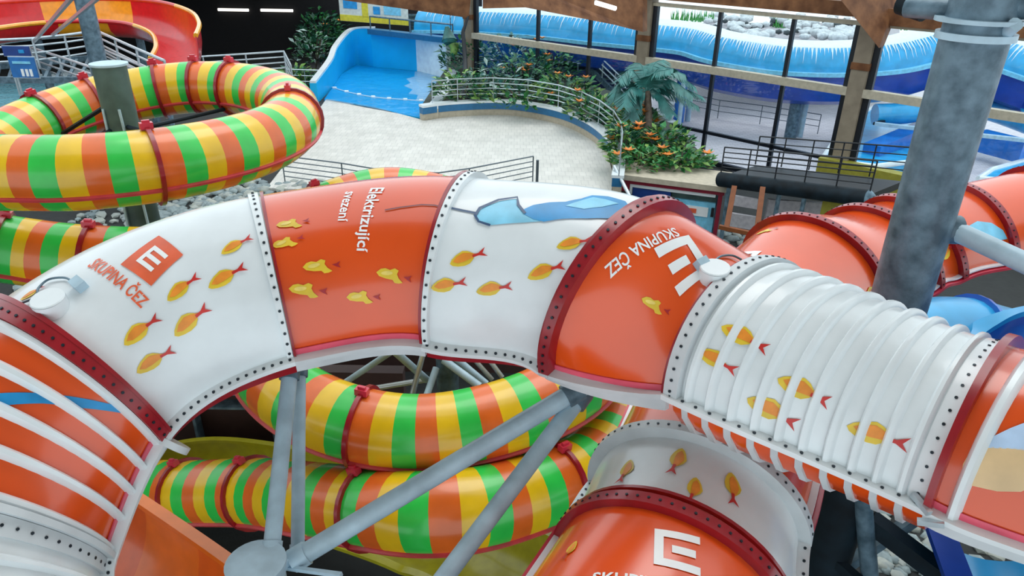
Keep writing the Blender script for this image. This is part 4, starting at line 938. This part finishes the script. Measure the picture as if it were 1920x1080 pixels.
# ================================================================== left background
RL_ = 'white steel railing '
railing(RL_+'of the upper platform at the left edge, before the red slide', [atz(x, y, 4.4) for x, y in ((-30, 76), (60, 72), (120, 66), (178, 58))], 1.0, 4, 'steel', rr=.035, pr=.04)
railing(RL_+'sloping right from the slim column toward the striped ring', [atz(x, y, 4.4) for x, y in ((182, 58), (215, 73), (255, 91), (308, 114))], 1.0, 4, 'steel', rr=.035, pr=.04)
railing(RL_+'on the inner edge of the upper platform', [atz(x, y, 3.9) for x, y in ((60, 90), (110, 106), (170, 126), (230, 146))], .95, 4, 'steel', rr=.035, pr=.04)
railing(RL_+'zigzag one behind the grey green column cap', [atz(x, y, 3.9) for x, y in ((165, 80), (220, 104), (265, 124), (300, 140))], .95, 4, 'steel', rr=.03, pr=.035)
railing(RL_+'behind the top of the striped ring', [atz(x, y, 3.2) for x, y in ((300, 112), (380, 106), (460, 101), (532, 96), (545, 122))], .95, 4, 'steel', rr=.03, pr=.035)
railing(RL_+'among plants left of the wave pool', [atz(x, y, 1.0) for x, y in ((535, 130), (570, 131), (600, 132))], 1.0, 3, 'steel', rr=.03)
pf = thing('platform', 'grey steel platform behind the striped ring at the left', 'platform', atz(90, 130, 3.3)); 
P = [atz(x, y, 3.35) for x, y in ((-40, 128), (178, 108), (308, 160), (240, 190), (160, 150), (-40, 150))]
for u, v in ((P[0], P[1]), (P[1], P[2]), (P[2], P[3]), (P[3], P[4]), (P[4], P[5])): MB().bar(u, v, .12, .2).build('edge_beam', 'galv', pf, smooth=False)
for k in range(9): MB().bar(P[0].lerp(P[1], (k+.5)/9), P[5].lerp(P[4], (k+.5)/9), .1, .06).build('grating_bar', 'galv', pf, smooth=False)
for k in range(6): MB().bar(P[1].lerp(P[2], (k+.5)/6), P[4].lerp(P[3], (k+.5)/6), .1, .06).build('grating_bar', 'galv', pf, smooth=False)
for q in (P[0], P[1], P[2], P[4]): MB().tube([q-V((0, 0, .1)), V((q.x, q.y, -.1))], .09, 8).build('leg', 'galv', pf)
MB().bar(atz(62, 72, 4.4)-V((0, 0, .1)), atz(135, -5, 6.5), .08).build('stay', 'steel', pf); MB().bar(atz(98, 66, 4.4), atz(185, -5, 6.4), .08).build('stay', 'steel', pf)
def sign(lab, x0, x1, y0, y1, dpt, m, bands):
    c = at((x0+x1)/2, (y0+y1)/2, dpt); wd = (x1-x0)*dpt/1350; ht = (y1-y0)*dpt/1350/.9; o = thing('sign_board', lab, 'sign', c)
    MB().box(c, wd, .05, ht).build('board', m, o, smooth=False); MB().box(c+V((0, .03, 0)), wd*1.06, .03, ht*1.1).build('frame', 'steel', o, smooth=False)
    for (bx, bz, bw, bh, bm_) in bands: MB().box(c+V((bx*wd, -.035, bz*ht)), bw*wd, .02, bh*ht).build('print', bm_, o, smooth=False)
    MB().tube([c+V((-wd*.4, .06, ht*.4)), c+V((-wd*.4, .06, -ht*.5-1.2))], .03, 6).build('post', 'steel', o); return o
sign('dark blue sign board, upper one at the left edge', 6, 56, 88, 104, 22, 'sign_blue', [(.2, 0, .2, .35, 'print_blue')])
sign('blue sign board with white marks, lower one at the left edge', 20, 68, 110, 143, 21.5, 'sign_blue2', [(-.05, -.25, .1, .36, 'print_w'), (.12, -.25, .1, .36, 'print_w'), (.28, -.25, .1, .36, 'print_w'), (0, .25, .7, .12, 'print_lb')])
pp_ = thing('shallow_pool', 'pale blue shallow pool at the left edge behind the striped ring', 'pool', atz(60, 190, 0)); P = [atz(x, y, 0) for x, y in ((-60, 160), (60, 140), (150, 150), (190, 180), (110, 212), (-60, 222))]
MB().prism([p-V((0, 0, .05)) for p in P], .06).build('water_surface', 'water_pale', pp_); MB().tube(P+[P[0]], .1, 8).build('coping', 'offwhite', pp_)
dkk = struct(MB().prism([atz(x, y, .05)-V((0, 0, .1)) for x, y in ((85, 142), (160, 128), (200, 150), (180, 170))], .12).build('floor_deck', 'pool_white', smooth=False))
# red and yellow open flume
c_ = [at(-80, 78, 24), at(20, 62, 26.5), at(110, 54, 28), at(200, 52, 28.5), at(275, 58, 28), at(325, 76, 26.8), at(340, 102, 25), at(332, 128, 23.5)]
def rw_flume():
    P = catmull(c_, 8); N = len(P); o = thing('open_flume', 'red and yellow open flume bending round in the upper left corner', 'water slide', P[0])
    fr_ = []
    for i in range(N):
        t = (P[min(i+1, N-1)]-P[max(i-1, 0)]).normalized(); s_ = t.cross(V((0, 0, 1))).normalized(); fr_.append((P[i], s_))
    prof = [(-.72, 1.0), (-.70, .5), (-.62, .1), (-.4, -.2), (0, -.3), (.4, -.2), (.62, .02), (.70, .32)]
    for a, b, m in ((0, 15, 'flume_red'), (15, 27, 'flume_yel'), (27, N-1, 'flume_red')):
        rows = [[C+s_*x+V((0, 0, z)) for x, z in prof]+[C+s_*(x*1.06)+V((0, 0, z-.05)) for x, z in prof[::-1]] for C, s_ in fr_[a:b+1]]
        MB().grid(rows, closed=True, caps=True).build('trough_segment', m, o)
    for x, z, a, b, m in ((-.74, 1.0, 0, 36, 'flume_red'), (-.74, 1.0, 36, N-1, 'flume_yel'), (.74, .33, 0, 12, 'flume_yel'), (.74, .33, 12, 34, 'flume_red'), (.74, .33, 34, N-1, 'flume_yel')): MB().tube([C+s_*x+V((0, 0, z)) for C, s_ in fr_[a:b+1]], .08, 8).build('rim', m, o)
    MB().tube([V((*P[30][:2], P[30].z-.3)), V((*P[30][:2], 0))], .15, 10).build('support_column', 'galv', o); MB().tube([V((*P[12][:2], P[12].z-.3)), V((*P[12][:2], 0))], .15, 10).build('support_column', 'galv', o)
rw_flume()
# ================================================================== plants
def leafy(c, rx, ry, h, n, ls_, mats, seed, flowers=0):
    r = random.Random(seed); mb = MB()
    for k in range(n):
        a = r.random()*6.283; q = math.sqrt(r.random()); z = h*(.08+.92*r.random()*(1-.5*q*q)); p = c+V((rx*q*math.cos(a), ry*q*math.sin(a), z))
        L_ = ls_*(.6+.8*r.random()); d = V((math.cos(a)*.7+r.uniform(-.6, .6), math.sin(a)*.7+r.uniform(-.6, .6), r.uniform(-.1, .9))).normalized(); s_ = d.cross(V((r.uniform(-.4, .4), r.uniform(-.4, .4), 1))).normalized(); w_ = L_*.22
        mb.add([p, p+d*L_*.5+s_*w_, p+d*L_-V((0, 0, L_*.15)), p+d*L_*.5-s_*w_], [(0, 1, 2, 3)], r.randrange(len(mats)))
    return mb
def shrub(lab, x, y, z, rx, h, n, mats, seed, flowers=0, ls_=.4, ry=None, name='shrub'):
    c = atz(x, y, z); o = thing(name, lab, 'plant', c); f_ = leafy(c, rx, ry or rx*.7, h, n, ls_, mats, seed).build('foliage', mats, o, smooth=False); f_['kind'] = 'stuff'
    mb = MB(); r = random.Random(seed+50)
    for k in range(4): mb.tube([c-V((0, 0, .05)), c+V((r.uniform(-.5, .5)*rx, r.uniform(-.5, .5)*rx*.6, h*.7))], .03, 5)
    mb.build('stem', 'trunk', o)
    for k in range(flowers):
        p = c+V((r.uniform(-.9, .9)*rx, r.uniform(-.9, .2)*rx*.6, h*r.uniform(.5, 1.0))); b_ = MB()
        for q in range(6):
            an = q*1.047; e1 = V((math.cos(an), math.sin(an), .5)); e2 = V((math.cos(an+.5), math.sin(an+.5), .6)); e3 = V((math.cos(an-.5), math.sin(an-.5), .6)); b_.add([p, p+e3*.13, p+e1*.26, p+e2*.13], [(0, 1, 2, 3)])
        b_.build('blossom', 'flower', o, smooth=False)
    return o
A_, B_, C_ = ['leaf1', 'leaf2', 'leaf3'], ['leaf2', 'leaf2', 'leaf1'], ['leaf_teal', 'leaf2', 'leaf_grey']
shrub('dark bushy plant left of the wave pool, upper one', 606, 100, .4, 1.5, 2.6, 420, B_, 1, 2)
shrub('grey leaved plant with pale stalks left of the wave pool', 592, 128, .3, 1.2, 2.4, 260, ['leaf_grey', 'leaf1', 'leaf2'], 2)
shrub('low green plant at the foot of the wave pool wall', 562, 158, .1, 1.1, .9, 260, A_, 3)
shrub('tall dark plant at the back left of the pool near the banner', 610, 92, .4, 1.6, 2.8, 300, B_, 31)
shrub('dark bushy plant right of the wave pool at the back', 880, 135, .5, 1.6, 2.2, 360, B_, 4)
shrub('dense green plant behind the left end of the curved railing', 865, 188, .5, 1.3, 1.4, 300, A_, 5)
shrub('teal leaved plant behind the curved railing, left of its middle', 925, 182, .5, 1.6, 1.5, 320, C_, 6)
shrub('tall grey teal plant before the first window bay', 960, 140, .5, 1.9, 2.3, 420, C_, 7, 3)
shrub('bushy plant with orange blossoms behind the middle of the curved railing', 985, 170, .5, 1.6, 1.9, 360, B_, 8, 5)
shrub('green plant with an orange blossom behind the right half of the curved railing', 1060, 190, .5, 1.5, 1.3, 320, A_, 9, 3)
shrub('low green plant behind the curved railing at its middle', 975, 194, .5, 2.2, .8, 320, A_, 10, 1)
shrub('dark plant before the outdoor staircase', 1035, 150, .5, 1.6, 1.8, 320, B_, 11, 2)
shrub('green plant at the bend of the curved railing', 1115, 225, .5, 1.3, 1.2, 320, A_, 12, 2)
shrub('plant with many orange blossoms at the foot of the palm', 1190, 268, .5, 1.0, 1.4, 300, A_, 13, 7)
shrub('dark plant left of the palm trunk', 1165, 240, .5, 1.0, 1.2, 240, B_, 14, 3)
shrub('low bright green plant on the kiosk roof, left part', 1200, 312, .5, 1.1, .7, 340, ['leaf1', 'leaf3', 'leaf1'], 15, 4, .3)
shrub('low bright green plant on the kiosk roof, right part', 1275, 312, .5, 1.1, .7, 360, ['leaf1', 'leaf3', 'leaf1'], 16, 2, .3)
shrub('tall leafy plant right of the palm trunk above the kiosk', 1245, 292, .5, .9, 1.15, 320, ['leaf1', 'leaf2', 'leaf3'], 17, 3, .35)
shrub('green plant with orange blossoms left of the palm, at the end of the curved wall', 1168, 292, .5, .7, 1.2, 260, A_, 18, 4, .35)
parrot = thing('balloon_toy', 'blue and green round ornament hanging at the right of the pool', 'ornament', at(845, 75, 40))
MB().tube([at(838, 62, 40)+V((0, 0, .35)), at(840, 62, 40), at(842, 76, 40)], .1, 10, r2=.42).tube([at(842, 76, 40), at(842, 82, 40)], .42, 10, r2=.3).build('blue_body', 'leaf_teal', parrot)
MB().tube([at(850, 84, 40), at(852, 92, 40), at(850, 102, 40)], .3, 10, r2=.18).build('green_body', 'leaf3', parrot)
MB().tube([at(845, 62, 40), at(845, 62, 40)+V((0, 0, 1.6))], .02, 5).build('cord', 'black', parrot)
dt_ = thing('slim_tree', 'slim dark tree trunk standing behind the left end of the curved railing', 'tree', atz(872, 190, .5)); MB().tube(catmull([atz(873, 192, .5), at(872, 120, 37.5), at(868, 60, 38)], 5), .14, 8, r2=.1).build('trunk', 'black', dt_)
MB().tube([at(868, 60, 38), at(878, 30, 38)], .1, 8, r2=.06).build('branch', 'black', dt_)
# palm
pq = atz(1206, 285, .5); pm = thing('palm_tree', 'teal green palm with arching fronds before the timber column', 'palm', pq); pt = at(1214, 172, (pq-CAM).dot(fw)+.3)
MB().tube(catmull([pq, pq.lerp(pt, .5)+V((.12, 0, 0)), pt], 6), .17, 10, r2=.11).build('trunk', 'trunk', pm)
dpt = (pt-CAM).dot(fw)
FR = [((1185, 132), (1160, 150), -.5), ((1168, 150), (1150, 190), .2), ((1182, 165), (1170, 200), -.8), ((1235, 128), (1285, 140), -.4), ((1250, 130), (1305, 165), .5), ((1255, 150), (1300, 180), -.7), ((1245, 165), (1310, 200), .1), ((1240, 178), (1262, 215), -.5), ((1205, 125), (1190, 118), .8), ((1225, 122), (1245, 112), .9), ((1195, 180), (1180, 222), -.3), ((1260, 160), (1318, 182), .9), ((1222, 140), (1262, 128), -1.2)]
for k, (m_, e_t, dd_) in enumerate(FR):
    P = catmull([pt, at(*m_, dpt+dd_*.5), at(*e_t, dpt+dd_)], 8); mb = MB(); N = len(P); mb.tube(P, .03, 5, r2=.012); r = random.Random(k)
    for i in range(3, N-1):
        t = (P[i+1]-P[i-1]).normalized(); s_ = t.cross(V((0, 0, 1))).normalized(); L_ = .5*math.sin(math.pi*(i+1)/(N+1))+.18
        for sg in (-1, 1):
            for f in (0, .5):
                b_ = P[i].lerp(P[i+1], f); d = (s_*sg+t*.6-V((0, 0, .45+.3*r.random()))).normalized(); mb.add([b_-t*.05, b_+t*.05, b_+d*L_*.6+t*.04, b_+d*L_, b_+d*L_*.6-t*.04], [(0, 1, 2, 3, 4)])
    mb.build('frond', 'leaf_teal', pm, smooth=False)
# ================================================================== cobbles
CK = [rock_mesh(20+k, 'cobble' if k < 3 else 'cobble2') for k in range(5)]
r_ = random.Random(21); cnt = 0
def cobble(p, s_):
    o = bpy.data.objects.new('cobble', CK[r_.randrange(5)]); COL.objects.link(o); o.parent = fl; o.location = p; o.scale = (s_*r_.uniform(.8, 1.3), s_*r_.uniform(.8, 1.2), s_*.8); o.rotation_euler = (r_.uniform(-.3, .3), r_.uniform(-.3, .3), r_.random()*6.28)
def ter(x, y):
    r = ray(x, y); t = 5
    for k in range(400):
        p = CAM+r*t
        if p.z <= gz(p.y, p.x): return p
        t += .1
    return p
regs = [((335, 348), (520, 348), (480, 372), (230, 440), 120), ((1610, 925), (1780, 960), (1770, 1080), (1620, 1080), 95), ((1215, 410), (1330, 440), (1440, 450), (1370, 465), 40)]
near = []
for a, b, c, d4, n in regs:
    for k in range(n):
        u, v = r_.random(), r_.random(); x = (a[0]*(1-u)+b[0]*u)*(1-v)+(d4[0]*(1-u)+c[0]*u)*v; y = (a[1]*(1-u)+b[1]*u)*(1-v)+(d4[1]*(1-u)+c[1]*u)*v
        p = ter(x, y); s_ = r_.uniform(.13, .22)*(1.15 if y < 500 else .85); cobble(p+V((0, 0, s_*.2)), s_); near.append(p)
mb = MB(); ico = CK[0]; cv = [v.co.copy() for v in ico.vertices]; cf = [tuple(p.vertices) for p in ico.polygons]
for k in range(2600):
    if r_.random() < .5: x = r_.uniform(-14, -3); y = r_.uniform(15.5, 24)
    else: x = r_.uniform(4.6, 12); y = r_.uniform(6, 22)
    s_ = r_.uniform(.10, .2); p = V((x, y, gz(y, x)+s_*.2)); a = r_.random()*6.28; ca_, sa_ = math.cos(a), math.sin(a); k1, k2 = r_.uniform(.8, 1.3), r_.uniform(.8, 1.2)
    mb.add([p+V(((v.x*k1*ca_-v.y*k2*sa_)*s_, (v.x*k1*sa_+v.y*k2*ca_)*s_, v.z*s_*.8)) for v in cv], cf, r_.randrange(2))
cs = mb.build('cobble_bed', ['cobble', 'cobble2'], fl); cs['kind'] = 'stuff'
